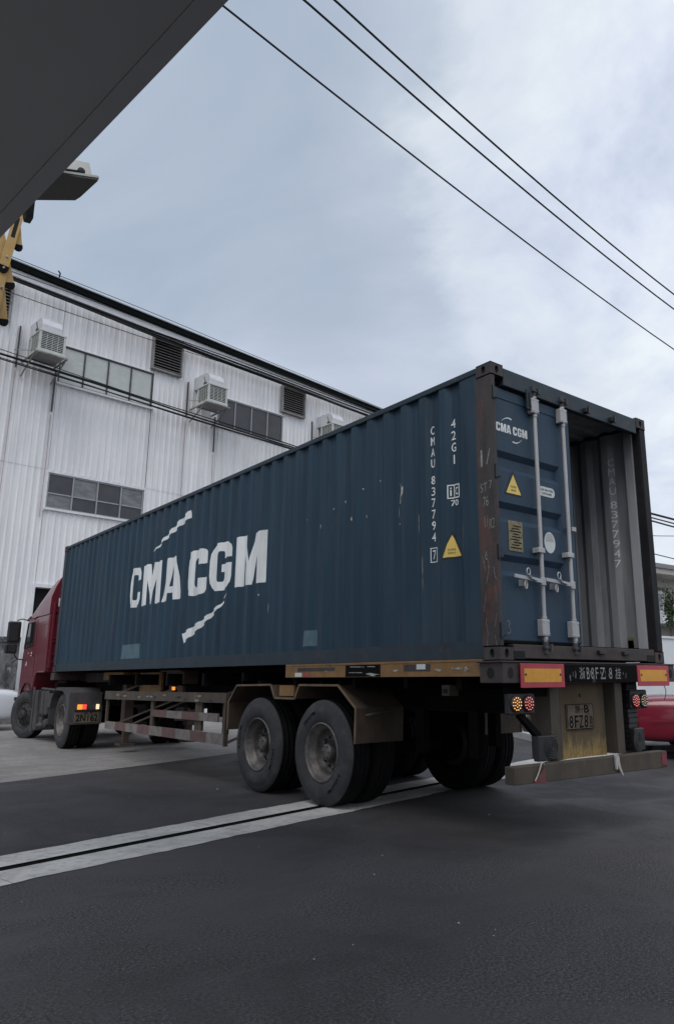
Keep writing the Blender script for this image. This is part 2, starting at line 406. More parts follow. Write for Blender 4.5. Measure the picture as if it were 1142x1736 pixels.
# ------------------------------------------------------------------ mesh builder
class MB:
    def __init__(s):
        s.v, s.f, s.m, s.s = [], [], [], []

    def add(s, vs, fs, mi=0, sm=False):
        o = len(s.v)
        s.v += [tuple(v) for v in vs]
        s.f += [tuple(i + o for i in f) for f in fs]
        s.m += [mi] * len(fs)
        s.s += [sm] * len(fs)
        return s

    def hexa(s, p, mi=0):
        return s.add(p, [(0, 3, 2, 1), (4, 5, 6, 7), (0, 1, 5, 4), (1, 2, 6, 5), (2, 3, 7, 6), (3, 0, 4, 7)], mi)

    def box(s, x0, x1, y0, y1, z0, z1, mi=0):
        return s.hexa([(x0, y0, z0), (x1, y0, z0), (x1, y1, z0), (x0, y1, z0), (x0, y0, z1), (x1, y0, z1), (x1, y1, z1), (x0, y1, z1)], mi)

    def cbox(s, x0, x1, y0, y1, z0, z1, b=0.01, mi=0):
        """box with chamfered vertical and horizontal edges"""
        ps, fs = [], []
        bmx = bmesh.new()
        bmesh.ops.create_cube(bmx, size=1.0)
        for v in bmx.verts:
            v.co = Vector(((x0 + x1) / 2 + v.co.x * (x1 - x0), (y0 + y1) / 2 + v.co.y * (y1 - y0), (z0 + z1) / 2 + v.co.z * (z1 - z0)))
        bmesh.ops.bevel(bmx, geom=bmx.edges[:], offset=b, segments=2, affect='EDGES', profile=0.5)
        bmx.verts.index_update()
        s.add([v.co[:] for v in bmx.verts], [tuple(v.index for v in f.verts) for f in bmx.faces], mi)
        bmx.free()
        return s

    def beam(s, p0, p1, w_, h, mi=0, up=(0, 0, 1)):
        p0, p1 = Vector(p0), Vector(p1)
        d = (p1 - p0).normalized()
        a = d.cross(Vector(up))
        if a.length < 1e-4:
            a = d.cross(Vector((0, 1, 0)))
        a.normalize()
        u = a.cross(d)
        a *= w_ / 2
        u *= h / 2
        return s.hexa([p0 - a - u, p0 + a - u, p1 + a - u, p1 - a - u, p0 - a + u, p0 + a + u, p1 + a + u, p1 - a + u], mi)

    def tube(s, pts, r, n=8, mi=0, cap=True, sm=True):
        pts = [Vector(p) for p in pts]
        rs = r if isinstance(r, (list, tuple)) else [r] * len(pts)
        vs, fs = [], []
        prev = None
        for i, p in enumerate(pts):
            d = (pts[min(i + 1, len(pts) - 1)] - pts[max(i - 1, 0)]).normalized()
            if prev is None:
                a = d.cross(Vector((0, 0, 1)))
                if a.length < 0.05:
                    a = d.cross(Vector((0, 1, 0)))
            else:
                a = prev - d * prev.dot(d)
            a.normalize()
            prev = a
            b = d.cross(a)
            for k in range(n):
                t = 2 * pi * k / n
                vs.append(p + a * (cos(t) * rs[i]) + b * (sin(t) * rs[i]))
        for i in range(len(pts) - 1):
            for k in range(n):
                k2 = (k + 1) % n
                fs.append((i * n + k, i * n + k2, (i + 1) * n + k2, (i + 1) * n + k))
        s.add(vs, fs, mi, sm)
        if cap:
            e = (len(pts) - 1) * n
            s.add(vs[:n], [tuple(range(n))[::-1]], mi)
            s.add(vs[e:], [tuple(range(n))], mi)
        return s

    def lathe(s, prof, c=(0, 0, 0), axis='x', n=32, mi=0, sm=True, flip=False):
        """prof: list of (radius, position along axis)"""
        vs, fs = [], []
        for r, a in prof:
            for k in range(n):
                t = 2 * pi * k / n
                p, q = r * cos(t), r * sin(t)
                v = {'x': (a, p, q), 'y': (p, a, q), 'z': (p, q, a)}[axis]
                vs.append((v[0] + c[0], v[1] + c[1], v[2] + c[2]))
        for i in range(len(prof) - 1):
            for k in range(n):
                k2 = (k + 1) % n
                f = (i * n + k, i * n + k2, (i + 1) * n + k2, (i + 1) * n + k)
                fs.append(f[::-1] if flip else f)
        return s.add(vs, fs, mi, sm)

    def prism(s, poly, fn, w0, w1, mi=0):
        """extrude 2D polygon; fn(u,v,w)->xyz"""
        n = len(poly)
        a = [fn(u, v, w0) for u, v in poly]
        b = [fn(u, v, w1) for u, v in poly]
        tris = tessellate_polygon([[Vector((u, v, 0)) for u, v in poly]])
        fs = [tuple(t) for t in tris] + [tuple(i + n for i in t[::-1]) for t in tris]
        fs += [(i, (i + 1) % n, (i + 1) % n + n, i + n) for i in range(n)]
        return s.add(a + b, fs, mi)

    def flat(s, poly, fn, mi=0):
        tris = tessellate_polygon([[Vector((u, v, 0)) for u, v in poly]])
        return s.add([fn(u, v) for u, v in poly], [tuple(t) for t in tris], mi)

    def strip(s, line, w0, w1, fn, mi=0, th=0.006):
        """sheet-metal strip: 2D polyline extruded from w0 to w1, with thickness"""
        line = [Vector(p) for p in line]
        off = []
        for i, p in enumerate(line):
            d = (line[min(i + 1, len(line) - 1)] - line[max(i - 1, 0)]).normalized()
            off.append(p + Vector((-d.y, d.x)) * th)
        for i in range(len(line) - 1):
            q = [line[i], line[i + 1], off[i + 1], off[i]]
            s.hexa([fn(*q[0], w0), fn(*q[1], w0), fn(*q[2], w0), fn(*q[3], w0), fn(*q[0], w1), fn(*q[1], w1), fn(*q[2], w1), fn(*q[3], w1)], mi)
        return s

    def build(s, name, mats, parent=None, label=None, bevel=0.0, subsurf=0, fixn=True, split=False):
        if split:
            return s.split_build(name, mats, parent, label, bevel)
        off = ORG.get(parent.name, Vector()) if parent else Vector()
        me = bpy.data.meshes.new(name)
        me.from_pydata([Vector(v) - off for v in s.v], [], s.f)
        if isinstance(mats, str):
            mats = [mats]
        for k in mats:
            me.materials.append(M[k])
        me.polygons.foreach_set('material_index', s.m)
        me.polygons.foreach_set('use_smooth', s.s)
        me.update()
        if fixn:
            b = bmesh.new()
            b.from_mesh(me)
            bmesh.ops.recalc_face_normals(b, faces=b.faces)
            b.to_mesh(me)
            b.free()
        o = bpy.data.objects.new(name, me)
        COL.objects.link(o)
        if parent:
            o.parent = parent
            ORG[o.name] = off
        if bevel:
            md = o.modifiers.new('bevel', 'BEVEL')
            md.width = bevel
            md.segments = 2
            md.limit_method = 'ANGLE'
        if subsurf:
            md = o.modifiers.new('sub', 'SUBSURF')
            md.levels = md.render_levels = subsurf
        if label:
            o['label'] = label
        return o


ORG = {}


def _split_build(s, name, mats, parent, label, bevel):
    """one object for each loose piece"""
    n = len(s.v)
    p = list(range(n))

    def find(a):
        while p[a] != a:
            p[a] = p[p[a]]
            a = p[a]
        return a
    for f in s.f:
        for i in f[1:]:
            p[find(i)] = find(f[0])
    groups = {}
    for k, f in enumerate(s.f):
        groups.setdefault(find(f[0]), []).append(k)
    last = None
    for fk in groups.values():
        b = MB()
        idx = {}
        for k in fk:
            for i in s.f[k]:
                if i not in idx:
                    idx[i] = len(b.v)
                    b.v.append(s.v[i])
            b.f.append(tuple(idx[i] for i in s.f[k]))
            b.m.append(s.m[k])
            b.s.append(s.s[k])
        last = b.build(name, mats, parent, label, bevel)
    return last


MB.split_build = _split_build


def tag(o, label, cat, group=None, kind=None):
    if label:
        o['label'] = label
    if cat:
        o['category'] = cat
    if group:
        o['group'] = group
    if kind:
        o['kind'] = kind
    return o


def thing(name, label, cat, loc=(0, 0, 0), rz=0.0, group=None, world_coords=False):
    o = bpy.data.objects.new(name, None)
    o.empty_display_size = 0.2
    COL.objects.link(o)
    o.location = loc
    o.rotation_euler = (0, 0, rz)
    ORG[o.name] = Vector(loc) if world_coords else Vector()
    return tag(o, label, cat, group)


def node(name, parent, loc=(0, 0, 0), rz=0.0):
    """an Empty part"""
    o = bpy.data.objects.new(name, None)
    o.empty_display_size = 0.1
    COL.objects.link(o)
    o.parent = parent
    o.location = Vector(loc) - ORG.get(parent.name, Vector())
    o.rotation_euler = (0, 0, rz)
    ORG[o.name] = Vector()
    return o


def copy_tree(o, parent=None):
    c = o.copy()
    COL.objects.link(c)
    if parent:
        c.parent = parent
    ORG[c.name] = ORG.get(o.name, Vector())
    for ch in o.children:
        copy_tree(ch, c)
    return c


_txt = {}


def text2d(body, offset=0.0):
    """outline of a text as flat triangles: (verts2d, faces, width)"""
    k = (body, offset)
    if k in _txt:
        return _txt[k]
    cu = bpy.data.curves.new('t', 'FONT')
    cu.body = body
    cu.size = 1.0
    cu.offset = offset
    cu.resolution_u = 3
    o = bpy.data.objects.new('t', cu)
    COL.objects.link(o)
    dg = bpy.context.evaluated_depsgraph_get()
    me = bpy.data.meshes.new_from_object(o.evaluated_get(dg))
    vs = [(v.co.x, v.co.y) for v in me.vertices]
    fs = [tuple(p.vertices) for p in me.polygons]
    bpy.data.objects.remove(o)
    bpy.data.curves.remove(cu)
    bpy.data.meshes.remove(me)
    x0 = min(v[0] for v in vs)
    x1 = max(v[0] for v in vs)
    y0 = min(v[1] for v in vs)
    y1 = max(v[1] for v in vs)
    _txt[k] = ([((x - x0) / (x1 - x0), (y - y0) / (y1 - y0)) for x, y in vs], fs, (x1 - x0) / (y1 - y0))
    return _txt[k]


def put_text(mb, body, u0, u1, v0, v1, fn, mi=0, offset=0.0, cuts=None):
    vs, fs, _ = text2d(body, offset)
    pts = [(u0 + x * (u1 - u0), v0 + y * (v1 - v0)) for x, y in vs]
    put_shape(mb, pts, fs, fn, mi, cuts)


def put_shape(mb, pts, fs, fn, mi=0, cuts=None):
    if not cuts:
        mb.add([fn(*p) for p in pts], fs, mi)
        return
    b = bmesh.new()
    vv = [b.verts.new((p[0], p[1], 0)) for p in pts]
    for f in fs:
        try:
            b.faces.new([vv[i] for i in f])
        except ValueError:
            pass
    bmesh.ops.triangulate(b, faces=b.faces[:])
    u0, u1 = min(p[0] for p in pts), max(p[0] for p in pts)
    for c in cuts:
        if u0 < c < u1:
            bmesh.ops.bisect_plane(b, geom=b.verts[:] + b.edges[:] + b.faces[:], plane_co=(c, 0, 0), plane_no=(1, 0, 0))
    b.verts.index_update()
    mb.add([fn(v.co.x, v.co.y) for v in b.verts], [tuple(v.index for v in f.verts) for f in b.faces], mi)
    b.free()


def put_poly(mb, poly, fn, mi=0, cuts=None):
    tris = tessellate_polygon([[Vector((u, v, 0)) for u, v in poly]])
    put_shape(mb, poly, [tuple(t) for t in tris], fn, mi, cuts)


# ------------------------------------------------------------------ the ground
DR = Vector((3.02, 0.66)).normalized()             # along the drain
DN = Vector((-DR.y, DR.x))                         # away from the camera
D0 = Vector((-3.09, 1.84))


def dpt(t, n, z=0.0):
    p = D0 + DR * t + DN * n
    return (p.x, p.y, z)


G = MB()
sl = 0.03
G.add([dpt(-300, -300), dpt(300, -300), dpt(300, -sl), dpt(-300, -sl)], [(0, 1, 2, 3)])
G.add([dpt(-300, sl), dpt(300, sl), dpt(300, 300), dpt(-300, 300)], [(0, 1, 2, 3)])
g = G.build('asphalt_ground', 'asphalt')
g['kind'] = 'structure'
T = MB()
T.add([dpt(-300, -sl), dpt(300, -sl), dpt(300, -sl, -.12), dpt(-300, -sl, -.12), dpt(-300, sl), dpt(300, sl), dpt(300, sl, -.12), dpt(-300, sl, -.12)],
      [(0, 1, 2, 3), (4, 7, 6, 5), (3, 2, 6, 7)])
o = T.build('drain_channel', 'void', fixn=False)
o['kind'] = 'structure'


def edge_noise(t, s, a):
    return a * noise.noise(Vector((t * s, 3.3, 1.7))) + a * .5 * noise.noise(Vector((t * s * 4, 1.3, 7.7)))


for side, wd, nm in ((-1, .415, 0), (1, .40, 1)):
    # concrete cast in bays with open joints
    t = -14.0
    k = 0
    while t < 16:
        L = 1.98
        B = MB()
        n = 40
        a = [dpt(t + L * i / n, side * (sl + .012 if i else sl + .012), .004) for i in range(n + 1)]
        b = [dpt(t + L * i / n, side * (wd + edge_noise(t + L * i / n + nm * 50, 1.7, .03) + .012 * noise.noise(Vector(((t + L * i / n) * 11, nm * 9.1, 2.2)))), .004) for i in range(n + 1)]
        B.add(a + b, [(i, i + 1, n + 2 + i, n + 1 + i) for i in range(n)])
        o = B.build('drain_slab', 'drain_conc')
        o['kind'] = 'structure'
        t += 1.985
        k += 1
for side in (-1, 1):
    B = MB()
    p = [(sl, .010), (sl + .012, .010)]
    a, b = dpt(-14, side * sl, .0), dpt(16, side * (sl + .012), .009)
    q = [dpt(-14, side * (sl + .002), .001), dpt(16, side * (sl + .002), .001), dpt(16, side * (sl + .012), .001), dpt(-14, side * (sl + .012), .001)]
    B.hexa(q + [(x, y, .010) for x, y, z in q])
    o = B.build('drain_edging', 'dark')
    o['kind'] = 'structure'

# concrete yard beyond the asphalt (edge runs obliquely under the trailer)
Y = MB()
edge = [(-60, -14.5), (-20, -.3), (-8, 4.35), (-4.5, 5.72), (-2.03, 6.66), (-.1, 7.30), (2.05, 8.13), (5.2, 9.5), (6.2, 12), (7.0, 60), (-60, 60)]
pts = []
for i in range(len(edge)):
    a, b = Vector(edge[i]), Vector(edge[(i + 1) % len(edge)])
    L = (b - a).length
    k = max(1, int(L / .35)) if 1 <= i <= 7 else 1
    for j in range(k):
        p = a.lerp(b, j / k)
        if 1 <= i <= 7:
            p.y += edge_noise(p.x, 1.1, .05)
        pts.append((p.x, p.y))
Y.flat(pts, lambda u, v: (u, v, .004))
o = Y.build('concrete_yard', 'concrete')
o['kind'] = 'structure'

# kerb on the far right
B = MB()
ka, kb = Vector((6.55, 4.1)), Vector((10.4, 10.6))
kd = (kb - ka).normalized()
kn = Vector((kd.y, -kd.x))
for i in range(8):
    B = MB()
    a = ka + kd * (i * .95 + .006)
    b = ka + kd * (i * .95 + .944)
    q = [a, a + kn * .14, b + kn * .14, b]
    B.hexa([(p.x, p.y, -.02) for p in q] + [(p.x, p.y, .14) for p in q])
    o = B.build('kerb_stone', 'kerb', bevel=.012)
    o['kind'] = 'structure'
B = MB()
q = [ka + kn * .142, ka + kn * 2.4, kb + kn * 2.4, kb + kn * .142]
B.hexa([(p.x, p.y, -.02) for p in q] + [(p.x, p.y, .11) for p in q])
o = B.build('planting_soil', 'mould')
o['kind'] = 'structure'

# grit and scraps on the asphalt
B = MB()
rg = random.Random(3)
for i in range(90):
    x, y = rg.uniform(-5, 7), rg.uniform(-3.5, 6)
    s_ = rg.choice([.003, .004, .004, .005, .006, .010]) * rg.uniform(.7, 1.4)
    a = rg.uniform(0, 6.3)
    vs = [(x + s_ * cos(a + k * 1.57) * rg.uniform(.6, 1.5), y + s_ * sin(a + k * 1.57) * rg.uniform(.6, 1.5), .004) for k in range(4)]
    vs.append((x, y, .004 + s_ * .6))
    B.add(vs, [(0, 1, 4), (1, 2, 4), (2, 3, 4), (3, 0, 4)])
o = B.build('grit', 'litter')
tag(o, 'pale grit and scraps scattered over the dark asphalt', None, kind='stuff')

# ------------------------------------------------------------------ factory building
FA = R(6)
F = thing('factory_building', 'long white corrugated steel factory with ribbon windows and louvred vents behind the truck', 'building', (0, 21, 0), FA)


def eave(s):
    return 14.80 - .036 * s


def ribbed(s0, s1, z0, z1, proud=0.0, top=False):
    """trapezoidal-ribbed cladding sheet on local plane y=0 (outside is -y)"""
    P = .205
    us = [(s0, 0)]
    k = math.floor(s0 / P) - 1
    while k * P < s1 + P:
        b = k * P
        for du, h in ((0, 0), (.018, .026), (.058, .026), (.076, 0)):
            if s0 < b + du < s1:
                us.append((b + du, h))
        k += 1
    us.append((s1, us[-1][1]))
    us[0] = (s0, us[1][1])
    m = MB()
    n = len(us)
    zt = [(eave(u) - .05 if top else z1) for u, h in us]
    m.add([(u, -h - proud, z0) for u, h in us] + [(u, -h - proud, z) for (u, h), z in zip(us, zt)] +
          [(u, .03 - h - proud, z0) for u, h in us],
          [(i, i + 1, n + i + 1, n + i) for i in range(n - 1)] + [(2 * n + i, 2 * n + i + 1, i + 1, i) for i in range(n - 1)])
    return m.build('wall_panel', 'wall', F)


cols = [(-9, -4.4, [(0, 8.05), (8.02, 'T')]), (-4.4, 1.69, [(0, 8.05), (8.02, 'T')]),
        (1.69, 5.13, [(4.15, 6.70), (8.02, 11.08), (12.50, 'T')]),
        (5.13, 7.95, [(0, 8.05), (8.02, 'T')]), (7.95, 11.19, [(0, 8.05), (8.02, 11.10), (12.38, 'T')]),
        (11.19, 13.82, [(0, 8.05), (8.02, 'T')]), (13.82, 20, [(0, 8.05), (8.02, 'T')])]
for s0, s1, sp in cols:
    for z0, z1 in sp:
        up_ = z0 >= 8
        ribbed(s0 + .004, s1 - .004, z0, 0 if z1 == 'T' else z1, .012 if up_ else 0, z1 == 'T')
ribbed(4.0, 5.126, 0, 4.15)
m = MB()
m.box(1.69, 5.13, -.022, .02, 7.955, 8.04)
m.build('lap_flashing', 'trim', F)
# shell: sides, back, roof
m = MB()
m.box(-9.0, -8.9, .05, 13, 0, 14.7)
m.box(19.9, 20.0, .05, 13, 0, 13.7)
m.box(-8.9, 19.9, 12.9, 13, 0, 13.7)
m.hexa([(-9.1, -.02, eave(-9.1) - .06), (20.1, -.02, eave(20.1) - .06), (20.1, 13, eave(20.1) + .5), (-9.1, 13, eave(-9.1) + .5),
        (-9.1, -.02, eave(-9.1)), (20.1, -.02, eave(20.1)), (20.1, 13, eave(20.1) + .6), (-9.1, 13, eave(-9.1) + .6)])
m.box(-8.9, 19.9, .32, .36, 0, 13.6, 1)  # black sheet painted for the unlit interior behind the openings
m.build('shell', ['wall', 'void'], F)
m = MB()
for a, b, dy, z0, z1, mi in ((-9.2, 20.2, -.20, -.21, .0, 0), (-9.2, 20.2, -.235, .0, .035, 1)):
    m.hexa([(a, dy, eave(a) + z0), (b, dy, eave(b) + z0), (b, -.035, eave(b) + z0), (a, -.035, eave(a) + z0),
            (a, dy, eave(a) + z1), (b, dy, eave(b) + z1), (b, -.035, eave(b) + z1), (a, -.035, eave(a) + z1)], mi)
m.build('gutter', ['gutter', 'frame_grey'], F)
m = MB()
m.hexa([(a, dy, eave(a) + z) for z in (-.46, -.212) for a, dy in ((-9, -.075), (20, -.075), (20, -.03), (-9, -.03))])
m.build('fascia', 'trim', F)
m = MB()
m.tube([(1.31, -.22, eave(1.31) + .03), (1.33, -.22, eave(1.3) + .2), (1.26, -.22, eave(1.3) + .27)], .025, 6)
m.build('gutter_hook', 'gutter', F)


def window(s0, s1, z0, z1, n, frame, panes, sill='trim', transom=None, dropw=0.0):
    m = MB()
    t = .045
    m.box(s0, s1, -.02, .05, z1 - t, z1)
    m.box(s0, s1, -.02, .05, z0, z0 + t)
    for i in range(n + 1):
        x = s0 + (s1 - s0) * i / n
        a, b = max(s0, x - t / 2), min(s1, x + t / 2)
        if i == 0:
            b = a + t
        if i == n:
            a = b - t
        m.box(a, b, -.024, .05, z0 + t, z1 - t)
        if transom and i < n:
            xb = s0 + (s1 - s0) * (i + 1) / n
            m.box(b, xb - t, -.016, .04, transom - .02, transom + .02)
    wnd = m.build('window', frame, F)
    m = MB()
    m.box(s0 - .06, s1 + .06, -.10, -.001, z0 - .07, z0 - .002)
    m.build('window_sill', sill, wnd)
    m = MB()
    m.box(s0 - .05, s1 + .05, -.055, -.001, z1 + .001, z1 + .035)
    m.build('window_head', sill, wnd)
    for i in range(n):
        a = s0 + (s1 - s0) * i / n + .015
        b = s0 + (s1 - s0) * (i + 1) / n - .015
        zs = [z0 + .03, transom, z1 - .03] if transom else [z0 + .03, z1 - .03]
        for j in range(len(zs) - 1):
            m = MB()
            m.box(a, b, .015 + .004 * (i % 2), .022 + .004 * (i % 2), zs[j], zs[j + 1])
            m.build('pane', panes[(i * (len(zs) - 1) + j) % len(panes)], wnd)
    return wnd


window(1.70, 5.12, 11.10, 12.47, 4, 'frame_dark', ['pane_pale'])
window(7.96, 11.18, 11.12, 12.36, 4, 'frame_grey', ['pane_dark'])
window(1.74, 5.10, 6.74, 7.93, 4, 'frame_grey', ['pane_film', 'pane_dark', 'pane_dark', 'pane_film', 'pane_dark', 'pane_dark', 'pane_dark', 'pane_film'], transom=7.25)
# white casing round the lower window and the doorway
m = MB()
m.box(1.66, 1.735, -.05, -.03, 6.62, 8.0)
m.box(5.105, 5.18, -.05, -.03, 6.62, 8.0)
m.box(1.735, 5.105, -.05, -.03, 7.935, 8.0)
m.build('window_casing', 'trim', F, split=True)
m = MB()
m.box(1.60, 1.70, -.07, .28, 0, 4.25)
m.box(4.0, 4.1, -.07, .28, 0, 4.25)
m.box(1.70, 4.0, -.07, .28, 4.14, 4.25)
m.build('door_frame', 'trim', F, split=True)


def vent(s0, s1, z0, z1):
    m = MB()
    t = .06
    m.box(s0, s0 + t, -.20, -.03, z0, z1)
    m.box(s1 - t, s1, -.20, -.03, z0, z1)
    m.box(s0 + t, s1 - t, -.20, -.03, z0, z0 + t)
    m.box(s0 + t, s1 - t, -.20, -.03, z1 - t, z1)
    v = m.build('vent', 'louvre', F)
    m = MB()
    m.box(s0 + t, s1 - t, -.045, -.03, z0 + t, z1 - t)
    m.build('vent_backing', 'void', v)
    n = 11
    me = None
    for i in range(n):
        z = z0 + t + (z1 - z0 - 2 * t) * (i + .35) / n
        if me is None:
            m = MB()
            m.hexa([(-(s1 - s0) / 2 + t + .003, -.075, -.0), ((s1 - s0) / 2 - t - .003, -.075, 0), ((s1 - s0) / 2 - t - .003, .06, .055), (-(s1 - s0) / 2 + t + .003, .06, .055),
                    (-(s1 - s0) / 2 + t + .003, -.075, .018), ((s1 - s0) / 2 - t - .003, -.075, .018), ((s1 - s0) / 2 - t - .003, .06, .069), (-(s1 - s0) / 2 + t + .003, .06, .069)])
            o = m.build('slat', 'louvre', v)
            me = o
        else:
            o = me.copy()
            COL.objects.link(o)
            o.parent = v
        o.location = ((s0 + s1) / 2, -.115, z)
    return v


vent(-1.30, -.05, 12.62, 13.97)
vent(4.95, 6.20, 12.60, 13.92)
vent(11.00, 12.28, 12.50, 13.72)
# conduits down the wall, each with a tube standing in for its rust streak
for s_, zt, zb in ((.33, 12.65, 9.3), (1.59, 11.45, 9.5), (6.54, 12.53, 9.7), (7.81, 11.42, 9.9), (12.75, 12.5, 9.7)):
    m = MB()
    m.box(s_ - .022, s_ + .022, -.11, -.06, zt - 1.45, zt)
    m.build('conduit', 'frame_dark', F)
    m = MB()
    m.tube([(s_, -.05, zt - 1.55), (s_ + .01, -.05, zt - 3), (s_, -.05, 6.4)], [.014, .012, .010], 6)
    m.build('streak_tube', 'stain', F)  # thin tube added in place of the reddish streak below the conduit


def floc(s_, y, z):
    """factory local -> world"""
    return Vector((cos(FA) * s_ - sin(FA) * y, 21 + sin(FA) * s_ + cos(FA) * y, z))


# evaporative coolers hung on the wall
def grille(m, o, a, b, w_, h, n=9, mi=1, t=.012):
    """louvred face: origin o, axis a (width), up, outward b"""
    o, a, b = Vector(o), Vector(a), Vector(b)
    u = Vector((0, 0, 1))
    for i in range(n):
        z = h * (i + .5) / n
        p = o + u * z
        m.hexa([p + b * .0 - u * t, p + a * w_ - u * t, p + a * w_ + b * .02 - u * (t * 1.6), p + b * .02 - u * (t * 1.6),
                p + u * t, p + a * w_ + u * t, p + a * w_ + b * .02, p + b * .02], mi)


def cooler(s_, label):
    r = thing('air_cooler', label, 'air cooler', floc(s_, -.8, 11.45), FA, 'air coolers hung on the factory wall')
    # local: x along wall, y into wall, z up from the tray; box .84 wide .8 deep .72 high
    m = MB()
    x0, x1, y0, y1, z0, z1 = -.42, .42, -.40, .40, .10, .82
    for x in (x0, x1 - .07):
        for y in (y0, y1 - .07):
            m.box(x, x + .07, y, y + .07, z0, z1 - .06)
    m.cbox(x0 - .015, x1 + .015, y0 - .015, y1 + .015, z1 - .06, z1, .012)
    m.cbox(x0 - .02, x1 + .02, y0 - .02, y1 + .02, z0 - .06, z0 + .06, .012)
    m.box(x0 + .06, x1 - .06, y0 + .06, y1 - .06, z0 + .06, z1 - .06, 1)
    m.build('casing', ['cooler', 'void'], r)
    for o_, a, b, L in (((x0 + .07, y0 + .04, z0 + .06), (1, 0, 0), (0, -1, 0), .70), ((x0 + .04, y1 - .07, z0 + .06), (0, -1, 0), (-1, 0, 0), .66),
                        ((x1 - .04, y0 + .07, z0 + .06), (0, 1, 0), (1, 0, 0), .66)):
        m = MB()
        grille(m, o_, a, b, L, .60, 10, 0)
        o_ = Vector(o_)
        for i in range(1, 4):
            p = o_ + Vector(a) * (L * i / 4)
            m.hexa([p + Vector(b) * k - Vector(a) * .006 + Vector((0, 0, z)) for z in (0, .60) for k in (.004,)] * 0 or
                   [(p + Vector(b) * d + Vector(a) * e + Vector((0, 0, z))) for z in (0, .60) for d, e in ((0, -.006), (0, .006), (.018, .006), (.018, -.006))])
        m.build('grille', 'cooler', r)
    # duct elbow
    m = MB()
    prof = [(-.28, .82), (-.31, 1.05), (-.25, 1.22), (-.12, 1.32), (.05, 1.36), (.78, 1.36), (.78, .84), (.42, .84), (.28, .82)]
    m.prism(prof, lambda u, v, w: (w, u, v), -.34, .30)
    for i in range(4):
        y = -.1 + i * .13
        m.box(-.345, .305, y, y + .02, 1.33, 1.372)
    m.build('duct', 'duct', r, bevel=.02)
    m = MB()
    m.box(-.5, -.46, -.5, .78, -.02, .03)
    m.box(.46, .5, -.5, .78, -.02, .03)
    m.box(-.46, .46, -.5, -.46, -.02, .03)
    m.box(-.46, .46, .3, .34, -.02, .03)
    for x in (-.48, .48):
        m.beam((x, -.3, -.02), (x, .76, -.5), .035, .035)
    m.beam((-.5, -.45, .02), (-.85, .5, .22), .02, .02)
    m.build('bracket', 'louvre', r)
    m = MB()
    m.box(-.36, .36, -.34, .34, .012, .038)
    m.build('drip_tray', 'cooler_grey', r)
    m = MB()
    m.tube([(-.38, -.1, .82), (-.43, -.12, .95), (-.44, -.05, 1.15)], .018, 6)
    m.box(-.45, -.35, -.16, -.06, .83, .9)
    m.build('cable_box', 'frame_dark', r)
    return r


cooler(1.0, 'pale air cooler at the left end of the factory wall, beside the curtained window')
cooler(7.2, 'pale air cooler left of the dark upper window, middle of the factory wall')
cooler(13.42, 'pale air cooler half hidden behind the roof edge of the container')

# mouldy boundary wall
Wl = thing('boundary_wall', 'black-stained mouldy concrete wall at the foot of the white factory', 'wall', floc(-3, -.62, 0), FA)
m = MB()
m.box(-7, 4.2, -.12, .12, -.1, 2.36)
m.build('wall_face', 'mould', Wl)
for i in range(8):
    m = MB()
    m.box(-7 + 1.4 * i + .004, -5.6 + 1.4 * i - .004, -.17, .17, 2.362, 2.52)
    m.build('coping', 'mould', Wl, bevel=.012)


# ------------------------------------------------------------------ cables
def sagline(a, b, sag, n=14, wob=0.0, seed=0):
    a, b = Vector(a), Vector(b)
    rr = random.Random(seed)
    ph = [rr.uniform(0, 6.28) for _ in range(3)]
    ps = []
    for i in range(n + 1):
        t = i / n
        p = a.lerp(b, t)
        p.z -= sag * 4 * t * (1 - t)
        p.z += wob * (sin(t * 9 + ph[0]) + .6 * sin(t * 23 + ph[1]))
        p.y += wob * sin(t * 13 + ph[2])
        ps.append(p)
    return ps


def cable(name, pts, r, label, group=None, n=5):
    base = Vector(pts[0])
    m = MB()
    m.tube([Vector(p) - base for p in pts], r, n)
    o = m.build(name, 'cable')
    o.location = base
    return tag(o, label, 'cable', group)


for i, (dz0, dz1, r) in enumerate(((0, 0, .055), (.06, .12, .035), (-.08, -.06, .04), (.03, -.10, .03), (-.04, .22, .02), (.10, .40, .014))):
    cable('cable', sagline(floc(-9, -.42 - .03 * i, 14.33 + dz0), floc(20, -.42 - .03 * i, 13.43 + dz1), .06, 20, .03, i), r,
          'black cable in the thick bundle slung across the factory wall just below its gutter', 'cables bundled below the factory gutter')
for i, (dz0, dz1, r) in enumerate(((0, 0, .035), (-.16, -.10, .022), (.10, .04, .014), (-.24, -.08, .016), (-.30, -.13, .014), (-.05, .02, .02))):
    cable('cable', sagline(floc(-9, -.55 - .035 * i, 11.62 + dz0), floc(20, -.55 - .035 * i, 10.56 + dz1), .0, 20, .025, 20 + i), r,
          'black cable in the sagging bundle that crosses under the upper windows of the factory', 'cables bundled under the upper windows')
cable('cable', sagline(floc(-9, -.5, 13.72), floc(7.6, -.5, 13.6), .17, 14), .014,
      'single thin black cable crossing the bare wall above the curtained window')
cable('cable', sagline(floc(-9, -.26, eave(-9) + .12), floc(20, -.26, eave(20) + .05), .0, 20, .02, 44), .012, 'thin wire running along the top of the factory gutter')
